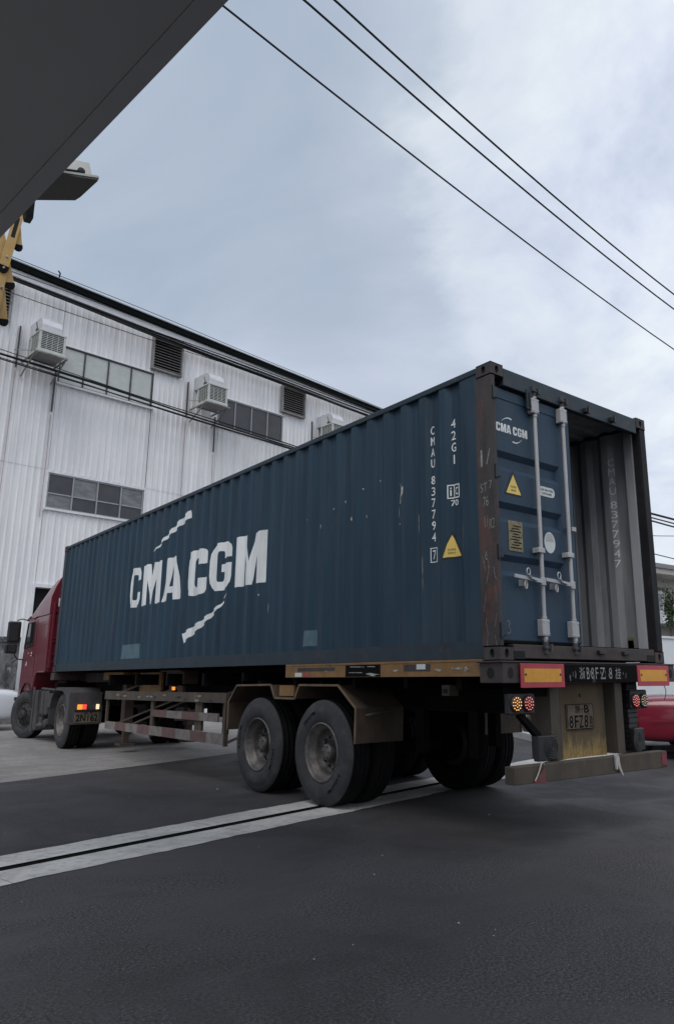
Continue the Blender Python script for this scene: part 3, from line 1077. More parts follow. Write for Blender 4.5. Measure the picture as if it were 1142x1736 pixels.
for i, (a, b) in enumerate((((-1.90, 1.77, 8), (9.18, 3.12, 8.0)), ((-1.24, 1.19, 8), (7.58, 2.2, 8.0)), ((-1.01, .99, 8), (7.07, 1.91, 8.0)))):
    a, b = Vector(a), Vector(b)
    d = b - a
    pts = [a + d * t for t in (-1.4, -.8, -.3)] + [a + d * t + Vector((0, 0, -.10 * 4 * max(0, t) * (1 - t) if t <= 1 else 0)) for t in (0, .1, .2, .3, .4, .5, .6, .7, .8, .9, 1.0)] + [a + d * t for t in (1.5, 2.2, 3.2)]
    cable('overhead_wire', pts, (.012, .013, .013)[i],
          ('lowest and leftmost of the three overhead wires across the sky', 'middle one of the three overhead wires across the sky', 'uppermost and rightmost of the three overhead wires across the sky')[i],
          'overhead wires across the sky', 6)

# ------------------------------------------------------------------ canopy overhead, top left
ed = Vector((-3.5 + 3.07, 2.48 + .85)).normalized()       # along the canopy edge
en = Vector((-ed.y, ed.x))                                # towards the left (building side)
e0 = Vector((-3.07, -.85))
CN = thing('canopy', 'dark grey flat canopy overhead in the upper left corner', 'canopy', (-5, 1, 5.0), 0, world_coords=True)


def cpt(t, n, z):
    p = e0 + ed * t + en * n
    return (p.x, p.y, z)


def cbx(m, t0, t1, n0, n1, z0, z1, mi=0):
    m.hexa([cpt(t0, n0, z0), cpt(t1, n0, z0), cpt(t1, n1, z0), cpt(t0, n1, z0), cpt(t0, n0, z1), cpt(t1, n0, z1), cpt(t1, n1, z1), cpt(t0, n1, z1)], mi)


m = MB()
cbx(m, -7, 5.0, .0, .125, 5.0, 5.34)
m.build('fascia', 'canopy', CN)
m = MB()
cbx(m, -7, 5.0, .0, 4.2, 5.345, 5.375)
m.build('roof_sheet', 'canopy', CN)
for i in range(4):
    m = MB()
    cbx(m, -7, 5.0, .129 + i * 1.01, .129 + (i + 1) * 1.01 - .003, 5.012, 5.03)
    m.build('soffit_panel', 'canopy', CN)
for t in (-5.5, 4.2):
    m = MB()
    cbx(m, t, t + .2, 3.7, 3.9, 0, 5.012)
    m.build('column', 'canopy', CN)

# flood lamp on the canopy edge
LM = thing('flood_lamp', 'flat square floodlight with white housing sticking out from the canopy edge', 'lamp', (-3.3, 1.2, 5.15), 0, world_coords=True)
m = MB()
q = [(-3.36, 2.03), (-3.088, 1.809), (-3.069, 1.737), (-3.026, 1.435), (-3.04, 1.424), (-3.30, 1.55)]
m.prism(q, lambda u, v, w_: (u, v, w_), 5.20, 5.215)
m.build('glass', 'lampglass', LM)
m = MB()
cq = (-3.18, 1.70)
m.prism([(cq[0] + (x - cq[0]) * 1.03, cq[1] + (y - cq[1]) * 1.03) for x, y in q], lambda u, v, w_: (u, v, w_), 5.2152, 5.235)
qi = [(-3.33, 1.95), (-3.12, 1.78), (-3.06, 1.47), (-3.28, 1.57)]
qt = [(-3.30, 1.90), (-3.13, 1.76), (-3.08, 1.53), (-3.26, 1.60)]
m.hexa([(x, y, 5.2355) for x, y in qi] + [(x, y, 5.40) for x, y in qt])
m.build('housing', 'housing', LM)
m = MB()
m.tube([(-3.40, 1.72, 5.30), (-3.30, 1.60, 5.28), (-3.16, 1.50, 5.262)], .010, 6)
m.lathe([(0, -.02), (.03, -.02), (.03, .02), (0, .02)], (-3.145, 1.50, 5.265), 'y', 10)
m.build('pivot', 'cable', LM)
m = MB()
m.beam((-3.42, 1.80, 5.25), (-3.20, 1.72, 5.25), .03, .03)
m.build('mounting_arm', 'plastic', LM)
m = MB()
m.hexa([(-3.385, 2.08, 5.06), (-3.335, 2.07, 5.06), (-3.335, 2.17, 5.06), (-3.385, 2.18, 5.06), (-3.43, 2.07, 5.3), (-3.34, 2.06, 5.3), (-3.34, 2.18, 5.3), (-3.43, 2.19, 5.3)])
tag(m.build('bracket_stub', 'plastic'), 'small black stub poking out under the canopy edge beside the scissor arm', 'bracket')

# yellow scissor arm
SC = thing('scissor_arm', 'yellow scissor linkage with black rubber tips hanging at the left picture edge', 'scissor arm', (-3.26, 3.5, 5.3), 0, world_coords=True)


def sbar(p0, p1, w_, y, name='link', slot=False):
    m = MB()
    a, b = Vector((p0[0], y, p0[1])), Vector((p1[0], y, p1[1]))
    m.beam(a, b, w_, .014, 0, up=(0, 1, 0))
    d = (b - a).normalized()
    o = m.build(name, 'scissor', SC, bevel=.003)
    c = Vector((d.z, 0, -d.x))
    if slot:
        m = MB()
        m.beam(a + d * .10, a + d * .34, w_ * .42, .016, 0, up=(0, 1, 0))
        m.build('slot', 'void', o)
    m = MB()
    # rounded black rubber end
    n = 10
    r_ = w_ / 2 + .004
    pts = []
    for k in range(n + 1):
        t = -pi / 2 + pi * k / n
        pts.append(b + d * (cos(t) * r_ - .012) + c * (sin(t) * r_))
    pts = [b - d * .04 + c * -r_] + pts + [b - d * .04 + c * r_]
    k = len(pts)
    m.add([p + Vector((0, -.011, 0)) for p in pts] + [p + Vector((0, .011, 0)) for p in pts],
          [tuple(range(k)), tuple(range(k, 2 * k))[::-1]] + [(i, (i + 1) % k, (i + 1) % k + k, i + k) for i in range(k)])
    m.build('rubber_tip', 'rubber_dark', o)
    return o


sbar((-3.185, 5.98), (-3.272, 5.27), .088, 3.50, slot=True)
sbar((-3.255, 5.40), (-3.295, 4.80), .080, 3.52)
sbar((-3.235, 6.05), (-3.155, 5.565), .075, 3.535)
sbar((-3.355, 5.75), (-3.182, 5.125), .080, 3.535)
sbar((-3.33, 5.45), (-3.198, 4.725), .080, 3.55)
sbar((-3.26, 4.98), (-3.34, 4.4), .080, 3.57)
m = MB()
for p in ((-3.253, 5.41), (-3.27, 5.28), (-3.262, 5.07)):
    m.lathe([(0, -.022), (.010, -.022), (.010, .06), (0, .06)], (p[0], 3.5, p[1]), 'y', 8)
m.build('pivot_pin', 'rod', SC, split=True)
m = MB()
m.beam((-3.22, 3.53, 5.95), (-3.62, 3.53, 5.45), .05, .05, up=(0, 1, 0))
m.build('hanger', 'plastic', SC)

# ------------------------------------------------------------------ container
L_, W_, H0, H1 = 12.192, 2.438, 1.41, 4.001
CT = thing('shipping_container', 'blue forty-foot corrugated shipping container with one rear door open, on the trailer', 'shipping container', (W_ / 2, L_ / 2, H0), 0, world_coords=True)
PIT = .2785
PST = .32


def prof(y):
    """depth of the side corrugation at y (0 outer .. .036 inner)"""
    if y < PST or y > L_ - .25:
        return .0
    t = (y - PST) % PIT
    for a, b, d0, d1 in ((0, .075, 0, 0), (.075, .135, 0, .036), (.135, .215, .036, .036), (.215, PIT, .036, 0)):
        if a <= t <= b:
            return d0 + (d1 - d0) * (t - a) / (b - a)
    return 0


CUTS = []
k = 0
while PST + k * PIT < L_ - .25:
    for d in (0, .075, .135, .215):
        CUTS.append(PST + k * PIT + d)
    k += 1
X0 = .010


def side_panel(right):
    m = MB()
    ys = [.19] + [c for c in CUTS if c < L_ - .25] + [L_ - .25, L_ - .19]
    vs = []
    for th, mi in ((0, 0), (.004, 1)):
        o_ = []
        for y in ys:
            x = X0 + prof(y) + th
            o_.append((W_ - x if right else x, y))
        n = len(o_)
        m.add([(x, y, 1.565) for x, y in o_] + [(x, y, 3.945) for x, y in o_], [(i, i + 1, n + i + 1, n + i) for i in range(n - 1)], mi)
    return m.build('side_panel', ['blue', 'inner'], CT)


sp_l = side_panel(False)
sp_r = side_panel(True)
# corrugated front wall
m = MB()
xs = [(.15, 0)]
x = .2
while x < 2.2:
    xs += [(x, 0), (x + .06, .045), (x + .13, .045), (x + .19, 0)]
    x += .25
xs.append((2.29, 0))
n = len(xs)
for d, mi in ((0, 0), (.004, 1)):
    m.add([(x, L_ - .02 - y - d, 1.55) for x, y in xs] + [(x, L_ - .02 - y - d, 3.95) for x, y in xs], [(i, i + 1, n + i + 1, n + i) for i in range(n - 1)], mi)
m.build('front_wall', ['blue', 'inner'], CT)
# roof with transverse ribs, inner side visible
m = MB()
ys = [.06]
y = .4
hs = [0]
while y < 11.9:
    for d, h in ((0, 0), (.03, .02), (.12, .02), (.15, 0)):
        ys.append(y + d)
        hs.append(h)
    y += .21
ys.append(L_ - .06)
hs.append(0)
n = len(ys)
for d, mi in ((0, 0), (-.004, 1)):
    m.add([(.03, y, 3.965 + h + d) for y, h in zip(ys, hs)] + [(W_ - .03, y, 3.965 + h + d) for y, h in zip(ys, hs)], [(i, i + 1, n + i + 1, n + i) for i in range(n - 1)], mi)
m.build('roof', ['blue', 'inner'], CT)
m = MB()
m.box(.06, W_ - .06, .1, L_ - .06, 1.53, 1.558)
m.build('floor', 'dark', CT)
# rails
for x0, x1 in ((0.0, .06), (W_ - .06, W_)):
    m = MB()
    m.box(x0, x1, .178, L_ - .178, 3.942, 3.999)
    m.build('top_rail', 'rail_blue', CT, bevel=.008)
    m = MB()
    xo, xi = (x0 + .004, x0 + .05) if x0 == 0 else (x1 - .004, x1 - .05)
    f = lambda u, v, w_: (u, w_, v)
    s_ = 1 if xi > xo else -1
    m.box(min(xo, xo + .005 * s_), max(xo, xo + .005 * s_), .178, L_ - .178, 1.435, 1.568)
    m.box(min(xo, xi), max(xo, xi), .178, L_ - .178, 1.429, 1.435)
    m.box(min(xo, xi), max(xo, xi), .178, L_ - .178, 1.568, 1.574)
    m.build('bottom_rail', 'rail_blue', CT)
# cross members underneath
m = MB()
y = .4
while y < 11.9:
    m.box(.06, W_ - .06, y, y + .045, 1.42, 1.528)
    y += .3
m.build('floor_joist', 'dark', CT, split=True)


# corner fittings with real apertures (face frames round a dark core)
def fitting(x0, y0, z0, sx, sy):
    """outer corner at (x0,y0), extends sx/sy inwards"""
    m = MB()
    a, b, h = .162, .178, .118
    xs = sorted((x0, x0 + sx * a))
    ys = sorted((y0, y0 + sy * b))
    m.box(xs[0] + .02, xs[1] - .02, ys[0] + .02, ys[1] - .02, z0 + .008, z0 + h - .008, 1)
    t = .018

    def face(fn, w_):
        # plate with oval hole
        hole = []
        hw, hh = (.026, .038)
        for i in range(12):
            t_ = 2 * pi * i / 12
            hole.append((w_ / 2 + hw * cos(t_), h / 2 + hh * sin(t_)))
        rect = []
        for i in range(12):
            t_ = 2 * pi * i / 12
            c, s__ = cos(t_), sin(t_)
            k_ = min((w_ / 2) / abs(c) if abs(c) > 1e-6 else 1e9, (h / 2) / abs(s__) if abs(s__) > 1e-6 else 1e9)
            rect.append((w_ / 2 + c * k_, h / 2 + s__ * k_))
        # corners: add exact corner quads by snapping the diagonal-most points
        for cxy in ((0, 0), (w_, 0), (0, h), (w_, h)):
            j = min(range(12), key=lambda i: (rect[i][0] - cxy[0]) ** 2 + (rect[i][1] - cxy[1]) ** 2)
            rect[j] = cxy
        vs = [fn(u, v, 0) for u, v in rect] + [fn(u, v, 0) for u, v in hole] + [fn(u, v, t) for u, v in hole]
        fs = []
        for i in range(12):
            j = (i + 1) % 12
            fs += [(i, j, 12 + j, 12 + i), (12 + i, 12 + j, 24 + j, 24 + i)]
        m.add(vs, fs, 0)
    face(lambda u, v, d: (x0 + sx * d, y0 + sy * u, z0 + v), b)
    face(lambda u, v, d: (x0 + sx * u, y0 + sy * d, z0 + v), a)
    m.box(xs[0], xs[1], ys[0], ys[1], z0 + h - .0081, z0 + h)
    m.box(xs[0], xs[1], ys[0], ys[1], z0, z0 + .0081)
    m.box(xs[0] if sx < 0 else xs[1] - .019, xs[0] + .019 if sx < 0 else xs[1], ys[0] + .001, ys[1] - .001, z0 + .009, z0 + h - .009)
    m.box(xs[0] + .001, xs[1] - .001, ys[0] if sy < 0 else ys[1] - .019, ys[0] + .019 if sy < 0 else ys[1], z0 + .009, z0 + h - .009)
    return m.build('corner_fitting', ['post', 'void'], CT, fixn=True)


for x0, sx in ((-.003, 1), (W_ + .003, -1)):
    for y0, sy in ((-.003, 1), (L_ + .003, -1)):
        fitting(x0, y0, H0, sx, sy)
        fitting(x0, y0, H1 - .113, sx, sy)
# posts
ZP0, ZP1 = H0 + .119, H1 - .114
for nm, (x0, x1) in (('l', (0, .05)), ('r', (W_ - .05, W_))):
    m = MB()
    if nm == 'l':
        m.box(0, .012, .0, .20, ZP0, ZP1)
        m.box(.012, .05, .0, .012, ZP0, ZP1)
        m.box(.012, .055, .10, .20, ZP0, ZP1)
    else:
        m.box(W_ - .012, W_, .0, .20, ZP0, ZP1)
        m.box(W_ - .10, W_ - .012, .0, .012, ZP0, ZP1)
        m.box(W_ - .12, W_ - .012, .10, .20, ZP0, ZP1, 1)
        m.box(W_ - .10, W_ - .09, .012, .10, ZP0, ZP1)
    pl_ = m.build('rear_post', ['post' if nm == 'l' else 'seal_black', 'inner'], CT, bevel=.004)
    if nm == 'l':
        post_l = pl_
    m = MB()
    xs = (0, .14) if nm == 'l' else (W_ - .14, W_)
    m.box(xs[0], xs[1], L_ - .16, L_, ZP0, ZP1)
    m.build('front_post', 'rail_blue', CT, bevel=.01)
m = MB()
m.box(.165, W_ - .165, .0, .06, 3.82, 3.985)
m.box(.165, W_ - .165, .06, .12, 3.90, 3.985)
hd = m.build('door_header', 'rail_blue', CT, bevel=.006)
m = MB()
m.box(.165, W_ - .165, .0, .10, 1.43, 1.545)
sill = m.build('door_sill', 'bolster', CT, bevel=.006)
m = MB()
m.box(.165, .30, -.004, .02, 1.425, 1.49)
m.box(W_ - .30, W_ - .165, -.004, .02, 1.425, 1.49)
m.build('lashing_recess', 'void', sill, split=True)
m = MB()
m.box(.19, W_ - .19, L_ - .06, L_, 3.88, 3.99)
m.box(.19, W_ - .19, L_ - .06, L_, 1.42, 1.55)
m.build('front_rail', 'rail_blue', CT, split=True)
for x, z in ((1.36, 3.845), (1.80, 3.85)):
    m = MB()
    m.cbox(x - .035, x + .035, -.045, -.001, z - .012, z + .035, .006)
    m.box(x - .014, x + .014, -.06, -.045, z - .03, z + .05)
    m.build('cam_keeper', 'plastic', hd)
for x, z in ((1.36, 1.50), (1.75, 1.50)):
    m = MB()
    m.cbox(x - .05, x + .05, -.035, -.001, z - .018, z + .018, .006)
    m.build('cam_keeper', 'plastic', sill)

# closed door leaf
YD = .045
m = MB()
gro = [(3.215, 3.165, 3.085, 3.035), (2.755, 2.705, 2.625, 2.575), (2.295, 2.245, 2.165, 2.115)]
xa, xb = .085, .955
z_hi = 3.80
segs = []
for a, b, c, d in gro:
    segs.append((a, z_hi))
    z_hi = d
segs.append((1.575, z_hi))
for z0, z1 in segs:
    m.add([(xa, YD, z0), (xb, YD, z0), (xb, YD, z1), (xa, YD, z1)], [(0, 1, 2, 3)])
for a, b, c, d in gro:
    yi = YD + .038
    m.add([(xa, YD, a), (xb, YD, a), (xb - .02, yi, b), (xa + .02, yi, b), (xb - .02, yi, c), (xa + .02, yi, c), (xb, YD, d), (xa, YD, d)],
          [(0, 1, 2, 3), (3, 2, 4, 5), (5, 4, 6, 7), (0, 3, 5, 7), (1, 6, 4, 2)])
m.add([(.05, YD, 1.575), (xa, YD, 1.575), (xa, YD, 3.80), (.05, YD, 3.80)], [(0, 1, 2, 3)])
m.add([(xb, YD, 1.575), (1.125, YD, 1.575), (1.125, YD, 3.80), (xb, YD, 3.80)], [(0, 1, 2, 3)])
m.box(.05, 1.125, YD + .042, YD + .052, 1.575, 3.80)
m.box(.05, .056, YD + .001, YD + .042, 1.575, 3.80)
m.box(1.119, 1.125, YD + .001, YD + .042, 1.575, 3.80)
m.box(.05, 1.125, YD + .001, YD + .042, 3.794, 3.80)
# hollow-section frame standing proud round the sheet
m.box(.055, 1.085, YD - .007, YD - .0005, 3.705, 3.795)
m.box(.055, 1.085, YD - .007, YD - .0005, 1.58, 1.735)
m.box(1.06, 1.12, YD - .012, YD - .0005, 1.58, 3.795)
DL = m.build('door', 'door_blue', CT, fixn=False)
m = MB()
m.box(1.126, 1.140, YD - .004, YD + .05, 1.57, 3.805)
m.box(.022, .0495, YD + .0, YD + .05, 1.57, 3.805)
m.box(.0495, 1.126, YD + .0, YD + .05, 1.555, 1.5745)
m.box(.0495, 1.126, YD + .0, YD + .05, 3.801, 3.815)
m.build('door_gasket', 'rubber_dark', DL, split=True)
for x in (.575, .99):
    m = MB()
    m.tube([(x, -.002, 1.50), (x, -.002, 3.90)], .0185, 14)
    rod = m.build('lock_rod', 'rod', DL)
    m = MB()
    for z in (3.64, 1.62):
        m.cbox(x - .055, x + .04, -.028, YD - .008, z, z + .145, .008)
        for dx, dz in ((-.042, .02), (.028, .02), (-.042, .125), (.028, .125)):
            m.lathe([(0, -.034), (.007, -.034), (.007, -.027)], (x + dx, 0, z + dz), 'y', 6)
        m.tube([(x, -.002, z - .03), (x, -.002, z - .004)], .024, 12)
        m.tube([(x, -.002, z + .149), (x, -.002, z + .17)], .024, 12)
    m.build('rod_bearing', 'rod', DL, split=True)
    m = MB()
    for z, s_ in ((3.86, 1), (1.525, -1)):
        m.cbox(x - .04, x + .045, -.035, -.002, z - .012, z + .012, .004)
        m.tube([(x, -.002, z - .05), (x, -.002, z + .05)], .027, 10)
        m.box(x + .02, x + .04, -.05, -.002, z - .03, z + .03)
    m.build('cam_lock', 'tank', DL, split=True)
    m = MB()
    m.cbox(x - .065, x + .026, -.030, YD - .001, 2.342, 2.388, .005)
    m.build('rod_guide', 'rod', DL)
    # handle
    m = MB()
    m.cbox(x - .05, x + .012, -.034, -.018, 2.055, 2.125, .005)
    m.beam((x - .03, -.03, 2.09), (x - .20, -.03, 2.10), .012, .034)
    m.beam((x - .19, -.03, 2.10), (x - .385, -.02, 2.112), .012, .030)
    m.build('lock_handle', 'rod', DL)
    m = MB()
    ring = [(x - .235 + .022 * cos(t), -.046, 2.155 + .030 * sin(t)) for t in [2 * pi * i / 12 for i in range(13)]]
    m.tube(ring, .006, 6, cap=False)
    m.tube([(x - .225, -.046, 2.13), (x - .20, -.048, 2.10), (x - .13, -.046, 2.088)], .009, 6)
    ring = [(x - .245 + .018 * cos(t), -.02, 2.045 + .034 * sin(t)) for t in [2 * pi * i / 12 for i in range(13)]]
    m.tube(ring, .007, 6, cap=False)
    m.box(x - .262, x - .228, -.018, YD, 2.035, 2.09)
    m.build('handle_catch', 'rod', DL)
m = MB()
m.box(1.03, 1.09, -.012, .02, 2.60, 2.64)
m.build('door_stop', 'rod', DL)
# hinges on the rear post
for z in (1.655, 2.30, 3.0, 3.72):
    m = MB()
    m.box(.004, .018, -.012, -.001, z - .055, z + .055, 1)
    m.cbox(.018, .075, -.012, YD - .009, z - .05, z + .05, .006)
    m.tube([(.02, -.006, z - .06), (.02, -.006, z + .06)], .013, 8)
    m.build('hinge', ['rail_blue', 'void'], DL)

# ---- print and stickers on the door
dfn = lambda d: (lambda u, v: (u, YD - d, v))


def round_poly(pts, r=.10, n=4):
    """round the outer corners given as (u, v, radius-factor)"""
    o = []
    k = len(pts)
    for i, p in enumerate(pts):
        f = p[2] if len(p) > 2 else 0
        a = Vector(p[:2])
        if not f:
            o.append(tuple(a))
            continue
        b, c = Vector(pts[i - 1][:2]), Vector(pts[(i + 1) % k][:2])
        db, dc = (b - a), (c - a)
        t = min(f, db.length * .5, dc.length * .5)
        q0, q1 = a + db.normalized() * min(f, db.length * .5), a + dc.normalized() * min(f, dc.length * .5)
        for m_ in range(n + 1):
            w_ = m_ / n
            o.append(tuple(q0 * (1 - w_) ** 2 + a * 2 * w_ * (1 - w_) + q1 * w_ ** 2))
    return o


def letter(kind):
    """heavy block letters as polygons in a unit square, u to the right"""
    if kind == 'C':
        return [round_poly([(.98, .66), (.98, 1, .34), (0, 1, .34), (0, 0, .34), (.98, 0, .34), (.98, .36), (.62, .36), (.62, .18, .12), (.38, .18, .1), (.38, .82, .1), (.62, .82, .12), (.62, .66)])]
    if kind == 'M':
        return [[(0, 0), (0, 1), (.36, 1), (.5, .46), (.64, 1), (1, 1), (1, 0), (.70, 0), (.70, .60), (.575, 0), (.425, 0), (.30, .60), (.30, 0)]]
    if kind == 'A':
        return [[(0, 0), (.27, 1), (.73, 1), (1, 0), (.68, 0), (.64, .18), (.36, .18), (.32, 0)]]
    if kind == 'G':
        return [round_poly([(.98, .66), (.98, 1, .34), (0, 1, .34), (0, 0, .34), (.98, 0, .34), (.98, .54), (.52, .54), (.52, .38), (.64, .38), (.64, .18, .1), (.37, .18, .1), (.37, .82, .1), (.62, .82, .12), (.62, .66)])]


def stroke(mb, pts, wdt, fn, mi=0, cuts=None):
    """flat polyline stroke in 2D"""
    pts = [Vector(p) for p in pts]
    ws = wdt if isinstance(wdt, (list, tuple)) else [wdt] * len(pts)
    Lp, Rp = [], []
    for i, p in enumerate(pts):
        d = (pts[min(i + 1, len(pts) - 1)] - pts[max(i - 1, 0)])
        d.normalize()
        nn = Vector((-d.y, d.x)) * (ws[i] / 2)
        Lp.append(p + nn)
        Rp.append(p - nn)
    if not cuts:
        n = len(pts)
        mb.add([fn(*p) for p in Lp + Rp], [(i, i + 1, n + i + 1, n + i) for i in range(n - 1)], mi)
        return
    for i in range(len(pts) - 1):
        q = [Lp[i], Lp[i + 1], Rp[i + 1], Rp[i]]
        put_shape(mb, [tuple(a) for a in q], [(0, 1, 2, 3)], fn, mi, cuts)


m = MB()
for ch, a, b in (('C', .092, .148), ('M', .155, .225), ('A', .23, .288), ('C', .315, .370), ('G', .378, .433), ('M', .440, .510)):
    for poly in letter(ch):
        put_poly(m, [(a + (b - a) * u, 3.395 + .08 * v) for u, v in poly], dfn(.003), 0)
    if ch == 'A':
        put_poly(m, [(a + (b - a) * u, 3.395 + .08 * v) for u, v in ((.385, .33), (.615, .33), (.5, .78))], dfn(.0045), 1)
arc = lambda x0, z0, x1, z1, bul, n=10: [(x0 + (x1 - x0) * i / n, z0 + (z1 - z0) * i / n + bul * 4 * (i / n) * (1 - i / n)) for i in range(n + 1)]
stroke(m, arc(.165, 3.493, .30, 3.535, .022), [.002 + .013 * i / 10 for i in range(11)], dfn(.003))
stroke(m, arc(.435, 3.375, .305, 3.33, -.022), [.002 + .013 * i / 10 for i in range(11)], dfn(.003))
m.build('letter', ['print', 'door_blue'], DL, split=True)


def tri_sticker(parent, fn, fn2, u, v0, v1, hw, name='warning_sticker'):
    m = MB()
    m.flat([(u - hw - .018, v0 - .012), (u + hw + .018, v0 - .012), (u + .004, v1 + .035), (u - .004, v1 + .035)], fn, 1)
    m.flat([(u - hw, v0), (u + hw, v0), (u, v1)], fn2, 0)
    return m


m = tri_sticker(DL, dfn(.003), dfn(.005), .29, 2.845, 3.02, .098)
put_text(m, 'SUPER', .252, .328, 2.90, 2.918, dfn(.007), 1, .0)
put_text(m, 'HEAVY', .255, .325, 2.868, 2.886, dfn(.007), 1, .0)
m.build('warning_sticker', ['yellow', 'black'], DL)
m = MB()
pill = [(.672 + .04 * cos(t) - (0), 2.937 + .045 * sin(t)) for t in [pi / 2 + pi * i / 8 for i in range(9)]] + [(.828 + .04 * cos(t), 2.937 + .045 * sin(t)) for t in [-pi / 2 + pi * i / 8 for i in range(9)]]
m.flat(pill, dfn(.003), 0)
put_text(m, 'COR-TEN STEEL', .655, .845, 2.943, 2.963, dfn(.005), 1, .01)
put_text(m, 'CONTAINER', .68, .82, 2.908, 2.928, dfn(.005), 1, .01)
m.build('steel_grade_sticker', ['sticker', 'black'], DL)
m = MB()
m.flat([(.76 + .078 * cos(t), 2.465 + .097 * sin(t)) for t in [2 * pi * i / 24 for i in range(24)]], dfn(.003), 0)
for i in range(5):
    z = 2.478 + i * .015
    m.box(.70 + .006 * i, .82 - .006 * i, YD - .0052, YD - .005, z, z + .006, 1)
m.build('oval_sticker', ['sticker', 'rod'], DL)
m = MB()
m.box(.203, .385, YD - .006, YD - .0005, 2.335, 2.60)
for i in range(9):
    z = 2.36 + i * .024
    m.box(.222 + .02 * (i % 3), .365 - .03 * (i % 2), YD - .0075, YD - .006, z, z + .009, 1)
m.build('approval_plate', ['brass', 'dark'], DL)


def chalkmark(parent, lines, wd, fn, name='chalk_mark', mtl='chalk'):
    m = MB()
    for ln in lines:
        stroke(m, ln, wd, fn)
    return m.build(name, mtl, parent, split=True)


chalkmark(DL, [[(.135, 1.725), (.155, 1.74), (.172, 1.725), (.165, 1.70), (.15, 1.69), (.17, 1.675), (.178, 1.65), (.16, 1.63), (.138, 1.64)]], .006, dfn(.010))
# chalk scribbles on the rusty post (its side face, x=0)
sfn = lambda d: (lambda y, z: (-d, y, z))
rg = random.Random(11)
m = MB()
for body, yl, yr, z0, h in (('1', .150, .128, 3.06, .15), ('/', .085, .035, 3.07, .13), ('ST', .160, .080, 2.83, .075), ('7', .060, .030, 2.85, .07), ('76', .135, .075, 2.70, .085),
                            ('1/', .125, .085, 2.52, .10), ('R2', .070, .012, 2.50, .085), ('6', .130, .10, 2.24, .08)):
    sk = rg.uniform(-.02, .02)
    put_text(m, body, yl, yr, z0, z0 + h, lambda y, z: (-.0015, y + (z - z0) * sk, z + (yl - y) * .1), 0, -.012)
for k in range(12):
    y0, z0 = rg.uniform(.02, .17), rg.uniform(1.6, 2.5)
    stroke(m, [(y0, z0), (y0 + rg.uniform(-.012, .012), z0 - rg.uniform(.02, .08)), (y0 + rg.uniform(-.03, .03), z0 - rg.uniform(.08, .16))], .0035, sfn(.0015))
m.build('chalk_mark', 'chalk', post_l, split=True)

# ---- print on the corrugated side; u = y, v = z
wfn = lambda d: (lambda y, z: (X0 + prof(y) - d, y, z))


def mirror_u(poly, u0):
    return poly


lt = MB()
for ch, ya, yb in (('C', 8.34, 7.82), ('M', 7.79, 7.00), ('A', 6.97, 6.29), ('C', 6.08, 5.45), ('G', 5.33, 4.72), ('M', 4.62, 3.84)):
    for poly in letter(ch):
        put_poly(lt, [(ya + (yb - ya) * u, 2.43 + .66 * v) for u, v in poly], wfn(.0025), 0, CUTS)
    if ch == 'A':   # counter of the A, back in the wall's own blue
        put_poly(lt, [(ya + (yb - ya) * u, 2.43 + .66 * v) for u, v in ((.40, .33), (.60, .33), (.5, .80))], wfn(.0035), 1, CUTS)
n = 16
up_arc = [(7.43 - 1.33 * (i / n), 3.22 + .46 * (i / n) ** .72) for i in range(n + 1)]
stroke(lt, up_arc, [.006 + .115 * (i / n) ** .8 for i in range(n + 1)], wfn(.0025), 0, CUTS)
lo_arc = [(4.79 + 1.33 * (i / n), 2.37 - .53 * (i / n) ** .72) for i in range(n + 1)]
stroke(lt, lo_arc, [.006 + .135 * (i / n) ** .8 for i in range(n + 1)], wfn(.0025), 0, CUTS)
lt.build('letter', ['print', 'blue'], sp_l, split=True)

m = MB()
zt = 3.62
CODE = 'CMAU 837794'
for ch in CODE:
    if ch == ' ':
        zt -= .055
        continue
    w_ = .022 if ch != '1' else .008
    put_text(m, ch, .803 + w_, .803 - w_, zt - .083, zt, wfn(.0025), 0, .004, CUTS)
    zt -= .109
put_text(m, '7', .82, .785, 2.335, 2.42, wfn(.0025), 0, .004, CUTS)
for a, b in (((.837, 2.44), (.837, 2.31)), ((.768, 2.44), (.768, 2.31)), ((.842, 2.44), (.763, 2.44)), ((.842, 2.31), (.763, 2.31))):
    stroke(m, [a, b], .007, wfn(.0025), 0, CUTS)
zt = 3.615
for ch in '42G1':
    w_ = .026 if ch != '1' else .008
    put_text(m, ch, .52 + w_, .52 - w_, zt - .086, zt, wfn(.0025), 0, .004, CUTS)
    zt -= .115
for a, b in (((.585, 2.985), (.585, 2.865)), ((.468, 2.985), (.468, 2.865)), ((.59, 2.985), (.463, 2.985)), ((.59, 2.865), (.463, 2.865)), ((.528, 2.985), (.528, 2.865))):
    stroke(m, [a, b], .010, wfn(.0025), 0, CUTS)
put_text(m, 'i', .566, .552, 2.885, 2.965, wfn(.0025), 0, .01, CUTS)
put_text(m, 'C', .515, .482, 2.89, 2.96, wfn(.0025), 0, .01, CUTS)
put_text(m, '70', .56, .48, 2.79, 2.845, wfn(.0025), 0, .006, CUTS)
m.build('printed_character', 'print', sp_l, split=True)
m = MB()
put_poly(m, [(.555 + .125, 2.312), (.555 - .125, 2.312), (.555 - .004, 2.555), (.555 + .004, 2.555)], wfn(.0025), 1, CUTS)
put_poly(m, [(.555 + .102, 2.325), (.555 - .102, 2.325), (.555, 2.525)], wfn(.0045), 0, CUTS)
put_text(m, 'SUPER', .592, .52, 2.382, 2.40, wfn(.0065), 1, 0, CUTS)
put_text(m, 'HEAVY', .59, .522, 2.352, 2.37, wfn(.0065), 1, 0, CUTS)
m.build('warning_sticker', ['yellow', 'black'], sp_l)
